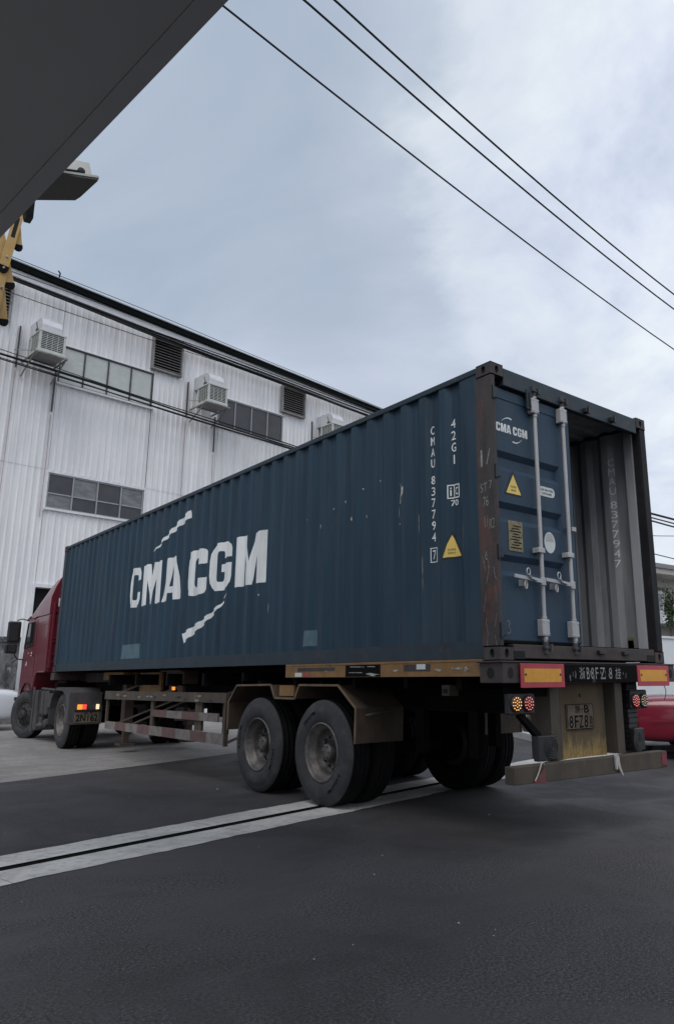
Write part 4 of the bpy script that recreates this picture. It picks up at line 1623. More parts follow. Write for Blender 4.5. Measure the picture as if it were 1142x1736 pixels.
# ventilator
m = MB()
m.box(.47, .60, -.012, .009, 3.67, 3.86)
m.box(.485, .51, -.016, -.0121, 3.70, 3.83, 1)
m.box(.485, .58, -.016, -.0121, 3.69, 3.705, 1)
m.build('ventilator', ['rail_blue', 'void'], sp_l, bevel=.006)
# scratches, chips and touch-up patches
m = MB()
rg = random.Random(5)


def chip(y, z, a, b, mi=0, n=9):
    p = []
    for i in range(n):
        t = 2 * pi * i / n
        k_ = rg.uniform(.45, 1.1)
        p.append((y + a * k_ * cos(t), z + b * k_ * sin(t)))
    put_poly(m, p, wfn(.002), mi, CUTS)


put_poly(m, [(1.235, 3.12), (1.20, 3.10), (1.205, 3.04), (1.245, 2.985), (1.25, 2.935), (1.225, 2.925), (1.295, 2.955), (1.275, 3.02), (1.24, 3.06)], wfn(.002), 0, CUTS)
chip(1.265, 3.135, .018, .016)
chip(1.285, 2.745, .02, .014)
chip(1.26, 2.78, .01, .016)
chip(1.30, 2.86, .004, .06)
for y, z, a, b, mi in ((2.33, 2.93, .035, .05, 1), (3.13, 2.91, .022, .035, 1), (2.62, 2.93, .015, .03, 0), (2.04, 2.92, .016, .03, 0), (1.78, 2.9, .01, .02, 0), (2.42, 3.1, .02, .01, 0), (2.2, 3.14, .015, .02, 0),
                      (1.89, 3.22, .02, .012, 0), (1.6, 3.25, .015, .01, 0), (.97, 2.5, .02, .10, 1), (.99, 2.42, .03, .05, 1), (1.01, 2.7, .006, .12, 0), (.93, 2.2, .004, .2, 0), (2.9, 3.05, .01, .016, 0),
                      (9.6, 1.64, .03, .012, 0), (10.2, 1.66, .02, .01, 0), (3.95, 2.28, .02, .015, 0), (3.7, 2.1, .006, .08, 0), (.40, 2.5, .003, .2, 0)):
    chip(y, z, a, b, mi)
m.build('paint_chip', ['torn', 'post'], sp_l, split=True)
m = MB()
put_poly(m, [(8.45, 1.60), (7.73, 1.60), (7.75, 1.83), (8.42, 1.83)], wfn(.0018), 0, CUTS)
put_poly(m, [(2.98, 1.62), (2.69, 1.62), (2.69, 1.79), (2.96, 1.79)], wfn(.0018), 0, CUTS)
m.build('touch_up_patch', 'patch', sp_l, split=True)
# lettering ghosted through on the inside of the right wall
m = MB()
ifn = lambda y, z: (W_ - X0 - prof(y) - .0075, y, z)
zt = 3.66
for ch in CODE + '7':
    if ch == ' ':
        zt -= .05
        continue
    put_text(m, ch, .455, .395, zt - .083, zt, ifn, 0, 0, CUTS)
    zt -= .109
m.build('inner_character', 'faint', sp_r, split=True)
m = MB()
for i, (y, z) in enumerate(((.30, 1.64), (.30, 1.60))):
    m.box(W_ - .12, W_ - .06, y - .01, y + .02, 1.56, 1.68 - i * .03)
m.build('lashing_ring', 'brass', sp_r)
# open right leaf folded back against the right side
m = MB()
m.box(W_ + .03, W_ + .075, .10, 1.19, 1.585, 3.79)
for x in (.25, .68):
    m.tube([(W_ + .11, x + .1, 1.5), (W_ + .11, x + .1, 3.9)], .017, 10, 1)
m.build('door', ['door_blue', 'rod'], CT, label='open door leaf folded back along the side')

# ------------------------------------------------------------------ wheels
def tyre_prof(R_, rr, w_):
    k = R_
    return [(rr, .035), (rr + .02, .012), (rr + .07, .0), (k - .13, -.004), (k - .085, .0), (k - .08, .004), (k - .06, .006), (k - .02, .022), (k - .004, .04), (k, .065),
            (k, .075), (k - .014, .077), (k - .014, .087), (k, .089), (k, w_ / 2 - .012), (k - .014, w_ / 2 - .01), (k - .014, w_ / 2 + .0), (k, w_ / 2 + .002),
            (k, w_ - .089), (k - .014, w_ - .087), (k - .014, w_ - .077), (k, w_ - .075), (k, w_ - .065), (k - .004, w_ - .04), (k - .02, w_ - .022), (k - .06, w_ - .006),
            (k - .13, w_ + .004), (rr + .07, w_), (rr + .02, w_ - .012), (rr, w_ - .035)]


def wheel(parent, loc, rz, Rt=.53, rr=.285, wid=.28, dual=True, style='trailer', lettered=True):
    """outer face looks to local -x"""
    wn = node('wheel', parent, loc, rz)
    m = MB()
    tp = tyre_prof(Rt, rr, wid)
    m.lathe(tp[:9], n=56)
    m.lathe(tp[8:], n=56, mi=1)  # tread gets the rubber copy darkened for shade
    if lettered:
        # worn raised marks on the sidewall, too rubbed to read
        rg_ = random.Random(31)
        for a0, n_ in ((3.55, 9), (.25, 7)):
            a = a0
            for k_ in range(n_):
                da = rg_.choice((.025, .035, .05, .06)) if k_ else .16
                r0, r1 = rr + .095 + (.0 if k_ else .012), rr + .135 - rg_.choice((0, 0, .012))
                q = []
                for rad, aa in ((r0, a), (r1, a), (r1, a + da), (r0, a + da)):
                    q.append((-.0062, rad * sin(aa), rad * cos(aa)))
                m.add(q, [(0, 1, 2, 3)], 1)
                a += da + rg_.choice((.02, .03, .03, .05))
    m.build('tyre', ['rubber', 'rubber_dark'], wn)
    m = MB()
    if style == 'trailer':
        pr = [(rr + .012, .03), (rr + .014, .012), (rr + .004, .004), (rr - .004, .012), (rr - .012, .04), (rr - .022, .07), (rr - .045, .082), (rr - .055, .12), (rr - .06, .165),
              (rr - .085, .185), (rr - .12, .182), (.135, .160), (.12, .150)]
        m.lathe(pr, n=48)
        m.lathe([(.12, .150), (.105, .145), (0, .145)], n=24, mi=1)
        for i in range(10):
            t = 2 * pi * i / 10
            m.lathe([(0, .125), (.016, .125), (.016, .165)], (0, .152 * cos(t), .152 * sin(t)), n=6, sm=False)
        for i in range(6):
            t = 2 * pi * (i + .5) / 6
            c = (0, .185 * cos(t), .185 * sin(t))
            m.lathe([(0, .1785), (.027, .1785), (.030, .186)], c, n=12, mi=2)  # black disc, shade of a hand hole put into colour
        m.lathe([(.085, .15), (.085, .085), (.075, .07), (.05, .066), (0, .066)], n=20)
        for i in range(6):
            t = 2 * pi * i / 6
            m.lathe([(0, .06), (.008, .06), (.008, .07)], (0, .06 * cos(t), .06 * sin(t)), n=6, mi=1)
        o = m.build('rim', ['rim', 'rim_dark', 'void'], wn)
    elif style == 'front':
        pr = [(rr + .012, .03), (rr + .01, .008), (rr - .01, .02), (rr - .03, .05), (rr - .05, .045), (.17, -.01), (.13, -.02), (.11, -.02)]
        m.lathe(pr, n=40)
        m.lathe([(.11, -.02), (.10, -.06), (.06, -.075), (0, -.075)], n=20)
        for i in range(10):
            t = 2 * pi * i / 10
            m.lathe([(0, -.05), (.018, -.05), (.018, -.01)], (0, .145 * cos(t), .145 * sin(t)), n=6, sm=False)
            c = (0, .205 * cos(t + .3), .205 * sin(t + .3))
            m.lathe([(0, .012), (.02, .012)], c, n=10, mi=2)
        m.build('rim', ['rim_dark', 'rim_dark', 'void'], wn)
    else:
        pr = [(rr + .005, .02), (rr - .006, .006), (rr - .02, .03), (rr - .03, .05)]
        m.lathe(pr, n=32)
        m.lathe([(rr - .03, .05), (0, .06)], n=32, mi=1)
        for i in range(5):
            t = 2 * pi * i / 5
            c, s_ = cos(t), sin(t)
            m.beam((.025, .03 * c, .03 * s_), (.02, (rr - .025) * c, (rr - .025) * s_), .05, .025, 0, up=(1, 0, 0))
        m.lathe([(0, .005), (.05, .008), (.055, .04)], n=16)
        m.build('rim', ['rod', 'void'], wn)
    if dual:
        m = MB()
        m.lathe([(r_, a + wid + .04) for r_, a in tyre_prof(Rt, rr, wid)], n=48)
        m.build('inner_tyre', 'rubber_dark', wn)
        m = MB()
        m.lathe([(rr + .01, wid + .06), (rr - .01, wid + .1), (rr - .02, 2 * wid), (0, 2 * wid)], n=32)
        m.build('inner_rim', 'rim_dark', wn)
    return wn


# ------------------------------------------------------------------ trailer
TR = thing('semi_trailer', 'rusty yellow and brown skeletal semi-trailer carrying the blue container', 'trailer', (1.22, 4.5, 0), 0, world_coords=True)
w0 = wheel(TR, (.0, 2.53, .53), 0)
for loc, rz in (((.0, 3.845, .53), 0), ((2.44, 2.53, .53), pi), ((2.44, 3.845, .53), pi)):
    c = copy_tree(w0, TR)
    c.location = Vector(loc) - ORG[TR.name]
    c.rotation_euler = (R(37 * loc[1]), 0, rz) if rz == 0 else (0, 0, rz)
for y in (2.53, 3.845):
    m = MB()
    m.tube([(.45, y, .53), (2.0, y, .53)], .075, 12)
    m.box(.66, .82, y - .08, y + .08, .45, .72)
    m.box(1.62, 1.78, y - .08, y + .08, .45, .72)
    for x in (.64, 1.8):
        m.lathe([(0, -.1), (.2, -.1), (.2, .1), (0, .1)], (x, y, .53), 'x', 20)
    m.build('axle', 'dark', TR)
    for x in (.72, 1.7):
        m = MB()
        for i in range(4):
            z = .74 + i * .022
            h = .62 - .1 * i
            m.tube([(x, y - h, z + .10), (x, y - h * .5, z + .03), (x, y, z), (x, y + h * .5, z + .03), (x, y + h, z + .10)], .022, 4)
        m.build('leaf_spring', 'dark', TR, split=True)
# main beams and cross members
for x in (.64, 1.62):
    m = MB()
    m.box(x - .01 + .07, x + .01 + .07, .19, 11.6, .98, 1.39)
    m.box(x, x + .14, .19, 11.6, 1.39, 1.408)
    m.box(x, x + .14, .19, 11.0, .96, .98)
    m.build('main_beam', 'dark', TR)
m = MB()
for y in (.5, 1.2, 2.0, 3.1, 4.3, 5.4, 6.6, 7.8, 9.0):
    m.box(.05, 2.40, y, y + .06, 1.18, 1.35)
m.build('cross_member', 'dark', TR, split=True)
for y in (.85, 1.6, 3.12, 4.6):
    m = MB()
    m.box(.60, .68, y, y + .12, .55, .98)
    m.box(1.66, 1.74, y, y + .12, .55, .98)
    m.build('spring_hanger', 'dark', TR, split=True)
# rear bolster with twist-lock pockets
m = MB()
yb = -.07
m.box(-.055, 2.50, yb, .18, 1.232, 1.392)
m.box(-.075, 2.52, yb - .012, .20, 1.3925, 1.4065)
bo = m.build('rear_bolster', 'bolster', TR, bevel=.006)


def ring_hole(m, cx_, cz, fn, rx, rz_, mi=0):
    m.flat([(cx_ + rx * cos(t), cz + rz_ * sin(t)) for t in [2 * pi * i / 16 for i in range(16)]], fn, mi)


m = MB()
ring_hole(m, .035, 1.312, lambda u, v: (u, yb - .002, v), .033, .045)
ring_hole(m, 2.42, 1.312, lambda u, v: (u, yb - .002, v), .033, .045)
ring_hole(m, .06, 1.312, lambda u, v: (-.057, u, v), .04, .045)
m.build('lock_pocket', 'void', bo, split=True)
m = MB()
m.cbox(.70, 1.79, yb - .02, yb - .001, 1.24, 1.385, .004)
m.build('number_board', 'dark', bo)
m = MB()
vs_ = lambda u, v: (u, yb - .022, v)
for ch, a, b in (('\u6d59', .905, .985), ('B', 1.01, 1.05), ('8', 1.075, 1.115), ('F', 1.14, 1.18), ('Z', 1.21, 1.285), ('8', 1.345, 1.39), ('\u6302', 1.445, 1.53)):
    put_text(m, ch, a, b, 1.262, 1.362, vs_, 0, .0)
rg = random.Random(8)
for i in range(26):
    x = rg.uniform(.76, 1.66)
    z = rg.uniform(1.27, 1.36)
    stroke(m, [(x, z), (x + rg.uniform(-.012, .012), z - rg.uniform(.02, .05))], .004, vs_)
m.build('chalk_stroke', 'chalk', bo, split=True)
# reflective plates
for x0, x1 in ((.13, .69), (1.80, 2.345)):
    m = MB()
    m.cbox(x0, x1, yb - .026, yb - .016, 1.195, 1.388, .002)
    rp = m.build('reflector_plate', 'refl_red', TR)
    m = MB()
    m.box(x0 + .04, x1 - .045, yb - .0285, yb - .0262, 1.238, 1.347)
    m.build('reflector_field', 'refl_yel', rp)
    m = MB()
    for x in (x0 + .055, x1 - .06):
        m.lathe([(0, yb - .034), (.009, yb - .034), (.009, yb - .0286)], (x, 0, 1.30), 'y', 8)
    m.build('rivet', 'black', rp, split=True)
m = MB()
m.tube([(2.27, yb - .01, 1.195), (2.29, yb - .012, 1.16), (2.285, yb - .012, 1.11), (2.25, yb - .01, 1.06)], .004, 5)
m.build('loose_wire', 'cable', TR)


# tail lamps
def tail_lamp(x0, x1, z0, z1, y, cs, mats_):
    m = MB()
    m.cbox(x0, x1, y, y + .05, z0, z1, .012)
    tl = m.build('tail_lamp', 'plastic', TR)
    for (cx_, cz), mt in zip(cs, mats_):
        m = MB()
        m.lathe([(.066, y + .0), (.066, y - .012), (.058, y - .016), (0, y - .018)], (cx_, 0, cz), 'y', 24)
        le = m.build('lamp_lens', 'lens_back_a' if mt == 'amber_led' else 'lens_back_r' if mt == 'red_led' else 'rim_dark', tl)
    m = MB()
    for (cx_, cz), mt in zip(cs, (0, 1)):
        for ring, cnt in ((.0, 1), (.024, 6), (.048, 12)):
            for i in range(cnt):
                t = 2 * pi * (i + .5 * (ring > .02)) / cnt
                m.lathe([(.0052, y - .0165), (.004, y - .0205), (0, y - .0215)], (cx_ + ring * cos(t), 0, cz + ring * sin(t)), 'y', 6, mi=mt)
    m.build('led_dots', mats_, tl)['kind'] = 'stuff'
    return tl


tail_lamp(.045, .365, .985, 1.15, -.03, [(.13, 1.07), (.278, 1.07)], ['amber_led', 'red_led'])
tail_lamp(1.80, 2.08, .985, 1.16, .0, [(1.868, 1.06), (2.01, 1.06)], ['red_led', 'pale_led'])
m = MB()
m.box(.10, .6, .03, .06, 1.12, 1.231)
m.box(.05, .36, .021, .03, 1.1, 1.2)
m.box(1.9, 2.0, .055, .08, 1.12, 1.231)
m.build('lamp_bracket', 'dark', TR, split=True)
# plate panel, posts, bumper
m = MB()
m.box(.72, 1.495, .09, .10, .59, 1.231)
pp = m.build('plate_panel', 'plate_panel', TR)
m = MB()
m.cbox(.915, 1.305, .074, .0895, .825, 1.05, .006)
lp = m.build('licence_plate', 'plate_rusty', pp)
m = MB()
pf = lambda u, v: (u, .0725, v)
put_text(m, '\u6d59', 1.03, 1.105, .968, 1.035, pf, 0, .01)
put_text(m, 'B', 1.165, 1.235, .968, 1.035, pf, 0, .01)
m.flat([(1.135 + .008 * cos(t), 1.0 + .008 * sin(t)) for t in [2 * pi * i / 8 for i in range(8)]], pf)
for ch, a, b in (('8', .945, 1.0), ('F', 1.02, 1.075), ('Z', 1.085, 1.145), ('8', 1.16, 1.215), ('\u6302', 1.235, 1.285)):
    put_text(m, ch, a, b, .842, .948, pf, 0, .008)
for a, b in (((.923, .833), (1.297, .833)), ((.923, 1.043), (1.297, 1.043)), ((.923, .833), (.923, 1.043)), ((1.297, .833), (1.297, 1.043))):
    stroke(m, [a, b], .006, pf)
m.build('plate_character', 'dark', lp, split=True)
m = MB()
for a, b in ((.0, 0), ):
    m.lathe([(0, .082), (.014, .082), (.014, .0895)], (1.13, 0, 1.12), 'y', 8)
m.build('plate_lamp', 'black', pp)
for x0, x1, x2 in ((.60, .72, .845), (1.545, 1.66, 1.79)):
    m = MB()
    m.box(x0, x1, .0, .012, .60, 1.231)
    m.box(x0, x0 + .012, .012, .22, .60, 1.231)
    m.box(x1 - .012, x1, .012, .22, .60, 1.231)
    m.build('bumper_post', 'dirty', TR, bevel=.004)
m = MB()
rg = random.Random(9)
for x in (.752, .806):
    m.box(x - .025, x + .025, .074, .0895, .60, 1.2)
m.build('panel_batten', 'bolster', TR, split=True)
# stacked rubber strips beside the right post
m = MB()
m.box(1.79, 1.965, .101, .11, .60, 1.231)
m.build('gap_backing', 'plastic', TR)  # added dark backing, blocks the light showing between the strips
m = MB()
for i in range(13):
    z = .625 + i * .046
    m.box(1.80 + rg.uniform(-.004, .004), 1.965 + rg.uniform(-.008, .008) - .002 * (12 - i), .03 + rg.uniform(0, .012), .10, z, z + .042)
m.build('rubber_strip', 'plastic', TR, bevel=.004, split=True)
m = MB()
yb2 = -.13
m.hexa([(-.03, yb2, .475), (2.13, yb2, .45), (2.13, yb2 + .10, .45), (-.03, yb2 + .10, .475), (-.03, yb2, .605), (2.13, yb2, .60), (2.13, yb2 + .10, .60), (-.03, yb2 + .10, .605)])
bp = m.build('bumper_beam', 'dirty', TR, bevel=.006)
m = MB()
m.box(2.035, 2.12, yb2 - .006, yb2 - .0005, .475, .585)
m.build('bumper_reflector', 'refl_dull', bp)
m = MB()
m.flat([(.19, .475), (.335, .462), (.315, .585)], lambda u, v: (u, yb2 - .008, v))
m.prism([(.19, .478), (.335, .466), (.325, .585)], lambda u, v, w_: (u, w_, v), yb2 - .010, yb2 - .0012)
tr_ = m.build('warning_triangle', 'refl_dull', bp)
m = MB()
m.tube([(.19, yb2 - .015, .49), (.24, yb2 - .015, .55), (.275, yb2 - .015, .615), (.31, yb2 - .01, .622), (.325, yb2 + .0, .60)], .006, 6)
m.build('tie_cord', 'rag', bp)
m = MB()
for k_ in (0, 1):
    p = [(1.27, .61), (1.30, .63), (1.325, .60), (1.33, .55), (1.345, .50), (1.375, .445), (1.36, .44), (1.315, .50), (1.305, .535), (1.29, .49), (1.275, .50), (1.27, .56)]
m.prism(p, lambda u, v, w_: (u, w_, v), yb2 - .022, yb2 - .006)
tag(m.build('rag', 'rag'), 'grey rag knotted over the rear bumper beam', 'rag')
# ringed rubber buffers and their struts
for cx_, cz, x0, x1 in ((.565, .712, .40, .645), (1.84, .69, 1.795, 1.96)):
    m = MB()
    y = -.02
    m.cbox(x0, x1, y, y + .06, .607, .81, .01)
    bf = m.build('rubber_buffer', 'plastic', TR)
    m = MB()
    for r_ in (.085, .065, .046, .028, .012):
        rx = r_ * (.8 if x0 > 1 else 1)
        m.tube([(cx_ + rx * cos(t), y - .001, cz + r_ * sin(t)) for t in [2 * pi * i / 20 for i in range(21)]], .0065, 6, cap=False)
    m.build('ring', 'rubber', bf, split=True)
m = MB()
m.beam((.22, .02, .985), (.45, .02, .80), .05, .05)
m.beam((2.0, .10, .98), (1.95, .05, .60), .04, .04)
m.build('buffer_strut', 'dark', TR, split=True)

# side rail in worn yellow
m = MB()
m.box(-.03, .03, .182, 3.20, 1.285, 1.425)
m.box(-.034, -.0302, .21, 3.19, 1.405, 1.4245)
sr = m.build('side_rail', 'ochre', TR, bevel=.006)
m = MB()
m.box(W_ - .03, W_ + .03, .182, 3.20, 1.285, 1.425)
m.build('side_rail', 'ochre', TR, bevel=.006)
m = MB()
xf = -.0315
bx = lambda y0, y1, z0, z1, mi, d=0.0: m.box(xf - d - .0012, xf - d, y0, y1, z0, z1, mi)
bx(1.50, 2.06, 1.290, 1.402, 0)
bx(2.72, 2.82, 1.292, 1.33, 2)
bx(2.86, 3.0, 1.292, 1.335, 1)
bx(.80, 1.16, 1.335, 1.395, 3)
bx(.86, .98, 1.35, 1.395, 1, .0012)
bx(2.25, 2.95, 1.35, 1.385, 3)
m.build('old_label', ['dark', 'sticker', 'refl_red', 'bolster'], sr, split=True)
m = MB()
rg = random.Random(21)
fn = lambda y, z: (xf - .0025, y, z)
for y, z, a, b in ((1.63, 1.31, .13, .018), (.70, 1.345, .04, .018), (.44, 1.352, .055, .016), (.36, 1.345, .03, .02), (.52, 1.355, .02, .010), (1.27, 1.34, .04, .016), (2.4, 1.345, .05, .007)):
    p = [(y + a * rg.uniform(.25, 1.2) * cos(t), z + b * rg.uniform(.25, 1.2) * sin(t)) for t in [2 * pi * i / 13 for i in range(13)]]
    m.flat(p, fn)
stroke(m, [(1.98, 1.385), (1.75, 1.382)], .006, fn)
stroke(m, [(1.7, 1.385), (1.58, 1.382)], .006, fn)
stroke(m, [(2.0, 1.33), (1.78, 1.327)], .005, fn)
m.build('torn_sticker', 'torn', sr, split=True)

# mudguards over the tandem wheels
gl = [(4.56, .66), (4.56, .99), (4.36, 1.195), (3.55, 1.205), (3.455, 1.06), (3.03, 1.06), (2.945, 1.205), (2.22, 1.205), (1.915, .985), (1.925, .65)]
for x0, x1, sgn in ((-.005, .61, 1), (1.83, 2.445, -1)):
    m = MB()
    m.strip(gl, x0, x1, lambda u, v, w_: (w_, u, v), 0, .006)
    gm = m.build('mudguard', 'mudguard', TR)
    m = MB()
    lip = [(y, z) for y, z in gl]
    xo = x0 if sgn > 0 else x1
    for i in range(len(lip) - 1):
        a, b = lip[i], lip[i + 1]
        m.beam((xo - .002 * sgn, a[0], a[1]), (xo - .002 * sgn, b[0], b[1]), .012, .022)
    m.build('mudguard_lip', 'lip', gm)
m = MB()
m.tube([(.10, 1.895, .915), (.12, 1.88, .918), (.42, 1.88, .955), (.45, 1.90, .955)], .016, 8)
m.build('mudguard_bar', 'dirty', TR)
m = MB()
m.cbox(.10, .22, .70, .80, 1.12, 1.215, .008)
m.box(.09, .0999, .73, .77, 1.145, 1.18, 1)
m.build('side_marker', ['dirty', 'void'], TR)
m = MB()
for y in (2.6, 3.9, 4.3, 2.25):
    m.box(.05, .62, y, y + .04, 1.212, 1.25)
m.build('mudguard_stay', 'dark', TR, split=True)
for x in (.30, ):
    m = MB()
    m.box(.02, .60, 3.1, 3.4, 1.085, 1.2)
    m.build('tool_box', 'ochre', TR)

# side guard with faded red and white bands
SGx = .0
for (a, b, z0a, z1a, z0b, z1b, nseg, nm) in ((4.66, 9.03, .975, 1.10, .945, 1.08, 8, 0), (4.68, 8.92, .465, .60, .47, .59, 9, 1), (4.86, 6.98, .735, .84, .735, .83, 4, 2)):
    m = MB()
    for i in range(nseg):
        t0, t1 = i / nseg, (i + 1) / nseg
        y0, y1 = a + (b - a) * t0, a + (b - a) * t1
        f = lambda p, q, t: p + (q - p) * t
        mi = (i % 2) if nm else 2
        m.hexa([(SGx, y0, f(z0a, z0b, t0)), (SGx + .03, y0, f(z0a, z0b, t0)), (SGx + .03, y1, f(z0a, z0b, t1)), (SGx, y1, f(z0a, z0b, t1)),
                (SGx, y0, f(z1a, z1b, t0)), (SGx + .03, y0, f(z1a, z1b, t0)), (SGx + .03, y1, f(z1a, z1b, t1)), (SGx, y1, f(z1a, z1b, t1))], mi)
    M.setdefault('band_red', mat('faded_red_band', (0.13, 0.07, 0.065), 0.75, var=0.25, vs=8, bump=.2, dirt=[((0.10, 0.085, 0.075), .5, .75, 8, (1, 1, 1))]))
    M.setdefault('band_white', mat('faded_white_band', (0.19, 0.165, 0.15), 0.75, var=0.25, vs=8, bump=.2, dirt=[((0.11, 0.095, 0.085), .5, .72, 8, (1, 1, 1))]))
    gb = m.build('guard_rail', ['band_white', 'band_red', 'dirty'], TR)
    if nm == 0:
        m = MB()
        rg = random.Random(4)
        for i in range(15):
            y = rg.uniform(4.9, 8.9)
            z = 1.02 + rg.uniform(-.03, .03)
            p = [(y + rg.uniform(.03, .09) * cos(t), z + rg.uniform(.008, .022) * sin(t)) for t in [2 * pi * k / 7 for k in range(7)]]
            m.flat(p, lambda u, v: (SGx - .0015, u, v), rg.choice((0, 0, 1)))
        m.build('torn_sticker', ['scruff', 'black'], gb, split=True)
for y, z0, z1, wd in ((9.0, .58, .96, .06), (7.05, .44, .98, .11), (5.48, .60, .98, .20), (4.72, .59, .98, .12)):
    m = MB()
    m.box(SGx + .031, SGx + .07, y - wd / 2, y + wd / 2, z0, z1)
    m.build('guard_post', 'dirty', TR, bevel=.004)
m = MB()
m.box(SGx - .004, SGx + .05, 4.64, 4.66, .45, 1.1)
m.build('guard_end', 'dirty', TR)
m = MB()
for y in (5.1, 7.1, 8.8):
    m.beam((.03, y, 1.0), (.62, y - .5, 1.3), .03, .03)
m.beam((.05, 8.6, .55), (.6, 7.0, 1.05), .025, .025)
m.beam((.05, 8.0, .55), (.6, 6.6, 1.05), .025, .025)
m.beam((.05, 4.64, .5), (.6, 4.2, .8), .035, .035)
m.build('guard_brace', 'dirty', TR, split=True)
# landing legs
for x in (.55, 1.75):
    m = MB()
    m.box(x, x + .16, 9.55, 9.72, .42, 1.36)
    m.box(x + .03, x + .13, 9.58, 9.69, .16, .42)
    m.box(x - .05, x + .21, 9.5, 9.77, .12, .16)
    m.build('landing_leg', 'mudguard', TR)
m = MB()
m.tube([(.7, 9.63, 1.05), (1.75, 9.63, 1.05)], .025, 8)
m.build('leg_shaft', 'dark', TR)
# side lock bracket with small amber lamp, yellow cross beams
m = MB()
m.cbox(.28, .52, 6.55, 7.2, 1.2, 1.405, .01)
m.box(.30, .34, 6.6, 6.8, 1.0, 1.2)
m.box(.30, .34, 6.95, 7.1, 1.0, 1.2)
m.box(.20, .28, 6.5, 7.25, 1.385, 1.405)
lb = m.build('lock_bracket', 'mudguard', TR)
m = MB()
m.cbox(.255, .279, 6.82, 6.90, 1.11, 1.16, .006)
m.build('marker_lamp', 'lens_amber', lb)
m = MB()
m.box(.40, 2.04, 9.35, 10.35, 1.262, 1.40)
m.build('gooseneck', 'ochre', TR, bevel=.006)
m = MB()
m.box(.42, .46, 7.7, 8.6, 1.02, 1.38)
m.build('gusset', 'ochre', TR)
m = MB()
m.box(-.02, 2.46, 12.02, 12.24, 1.262, 1.404)
m.box(.6, 1.85, 10.3, 12.0, 1.22, 1.40)
m.build('front_bolster', 'bolster', TR, bevel=.006)
m = MB()
for i in range(6):
    y = 4.9 + i * .9
    m.tube([(.95, y, .9), (1.4, y + .4, .9)], .12, 10)
m.box(1.0, 1.4, 6.0, 7.2, .7, 1.0)
m.build('air_tank', 'dark', TR, split=True)

# ------------------------------------------------------------------ tractor unit
TC = thing('tractor_unit', 'dark red cab-over tractor unit pulling the container trailer', 'truck', (-.07, 11.09, 0), R(-2))
# local: x right, y forward, z up; left outer tyre face at x=0
wheel(TC, (.0, .06, .515), 0, Rt=.515, lettered=False)
wheel(TC, (2.42, .06, .515), pi, Rt=.515, lettered=False)
wheel(TC, (.02, 3.22, .515), R(22), Rt=.515, dual=False, style='front', lettered=False)
wheel(TC, (2.42, 3.18, .515), pi + R(20), Rt=.515, dual=False, style='front', lettered=False)
m = MB()
m.tube([(.4, .06, .52), (2.0, .06, .52)], .08, 10)
m.lathe([(0, -.25), (.2, -.2), (.27, 0), (.2, .2), (0, .25)], (1.21, .06, .52), 'x', 16)
m.build('rear_axle', 'dark', TC)
m = MB()
m.tube([(.3, 3.2, .5), (2.1, 3.2, .5)], .06, 8)
m.build('front_axle', 'dark', TC)
for x in (.78, 1.58):
    m = MB()
    m.box(x, x + .08, -.85, 4.0, .78, 1.04)
    m.build('chassis_rail', 'dark', TC)
m = MB()
m.lathe([(0, 1.16), (.45, 1.16), (.45, 1.20), (0, 1.22)], (1.21, .35, 0), 'z', 24)
m.box(.85, 1.57, -.1, .8, 1.045, 1.16)
m.build('fifth_wheel', 'dark', TC)
m = MB()
m.box(.3, .7, 1.0, 1.75, 1.04, 1.24)
m.box(.1, 2.3, .95, 1.1, 1.05, 1.2)
for i in range(3):
    m.tube([(.5 + .3 * i, 1.7, 1.9), (.5 + .3 * i, 1.2, 1.35), (.55 + .3 * i, .9, 1.15)], .02, 6)
m.build('coupling_line', 'dark', TC, split=True)

# cab: loft of rounded sections along y
def cab_section(y, z0, zs, zr, inset, ws=0.0):
    x0, x1 = .03 + ws, 2.39 - ws
    return [(x0, z0), (x0, zs - .25), (x0 + .008, zs), (x0 + inset * .35, zs + (zr - zs) * .45), (x0 + inset * .7, zs + (zr - zs) * .8), (x0 + inset * 1.15, zr), (1.21, zr + .02),
            (x1 - inset * 1.15, zr), (x1 - inset * .7, zs + (zr - zs) * .8), (x1 - inset * .35, zs + (zr - zs) * .45), (x1 - .008, zs), (x1, zs - .25), (x1, z0)]


def loft(m, secs, ys, mi=0, caps=True):
    n = len(secs[0])
    vs, fs = [], []
    for s_, y in zip(secs, ys):
        vs += [(x, yy, z) for (x, z), yy in zip(s_, y if isinstance(y, (list, tuple)) else [y] * n)]
    for i in range(len(secs) - 1):
        for k in range(n - 1):
            fs.append((i * n + k, i * n + k + 1, (i + 1) * n + k + 1, (i + 1) * n + k))
    m.add(vs, fs, mi, True)
    if caps:
        m.add(vs[:n], [tuple(range(n))[::-1]], mi)
        m.add(vs[-n:], [tuple(range(n))], mi)


# lower cab body (below the gap line at z~2.66)
m = MB()
side = [(1.86, 1.42), (2.50, 1.42), (2.62, 1.36), (2.72, 1.20), (2.80, 1.02), (3.66, 1.02), (3.74, .60), (4.02, .58), (4.06, 1.1), (4.04, 1.62), (3.72, 2.645), (1.86, 2.645)]
m.prism(side, lambda u, v, w_: (w_, u, v), .03, 2.39)
cab = m.build('cab', 'cab_red', TC, bevel=.025)
m = MB()
secs = [cab_section(1.86, 2.655, 3.02, 3.56, .25), cab_section(2.2, 2.655, 3.0, 3.52, .25), cab_section(2.7, 2.655, 2.93, 3.38, .24), cab_section(3.2, 2.655, 2.82, 3.14, .22), cab_section(3.55, 2.655, 2.74, 2.92, .18, .01), cab_section(3.71, 2.655, 2.68, 2.70, .12, .02)]
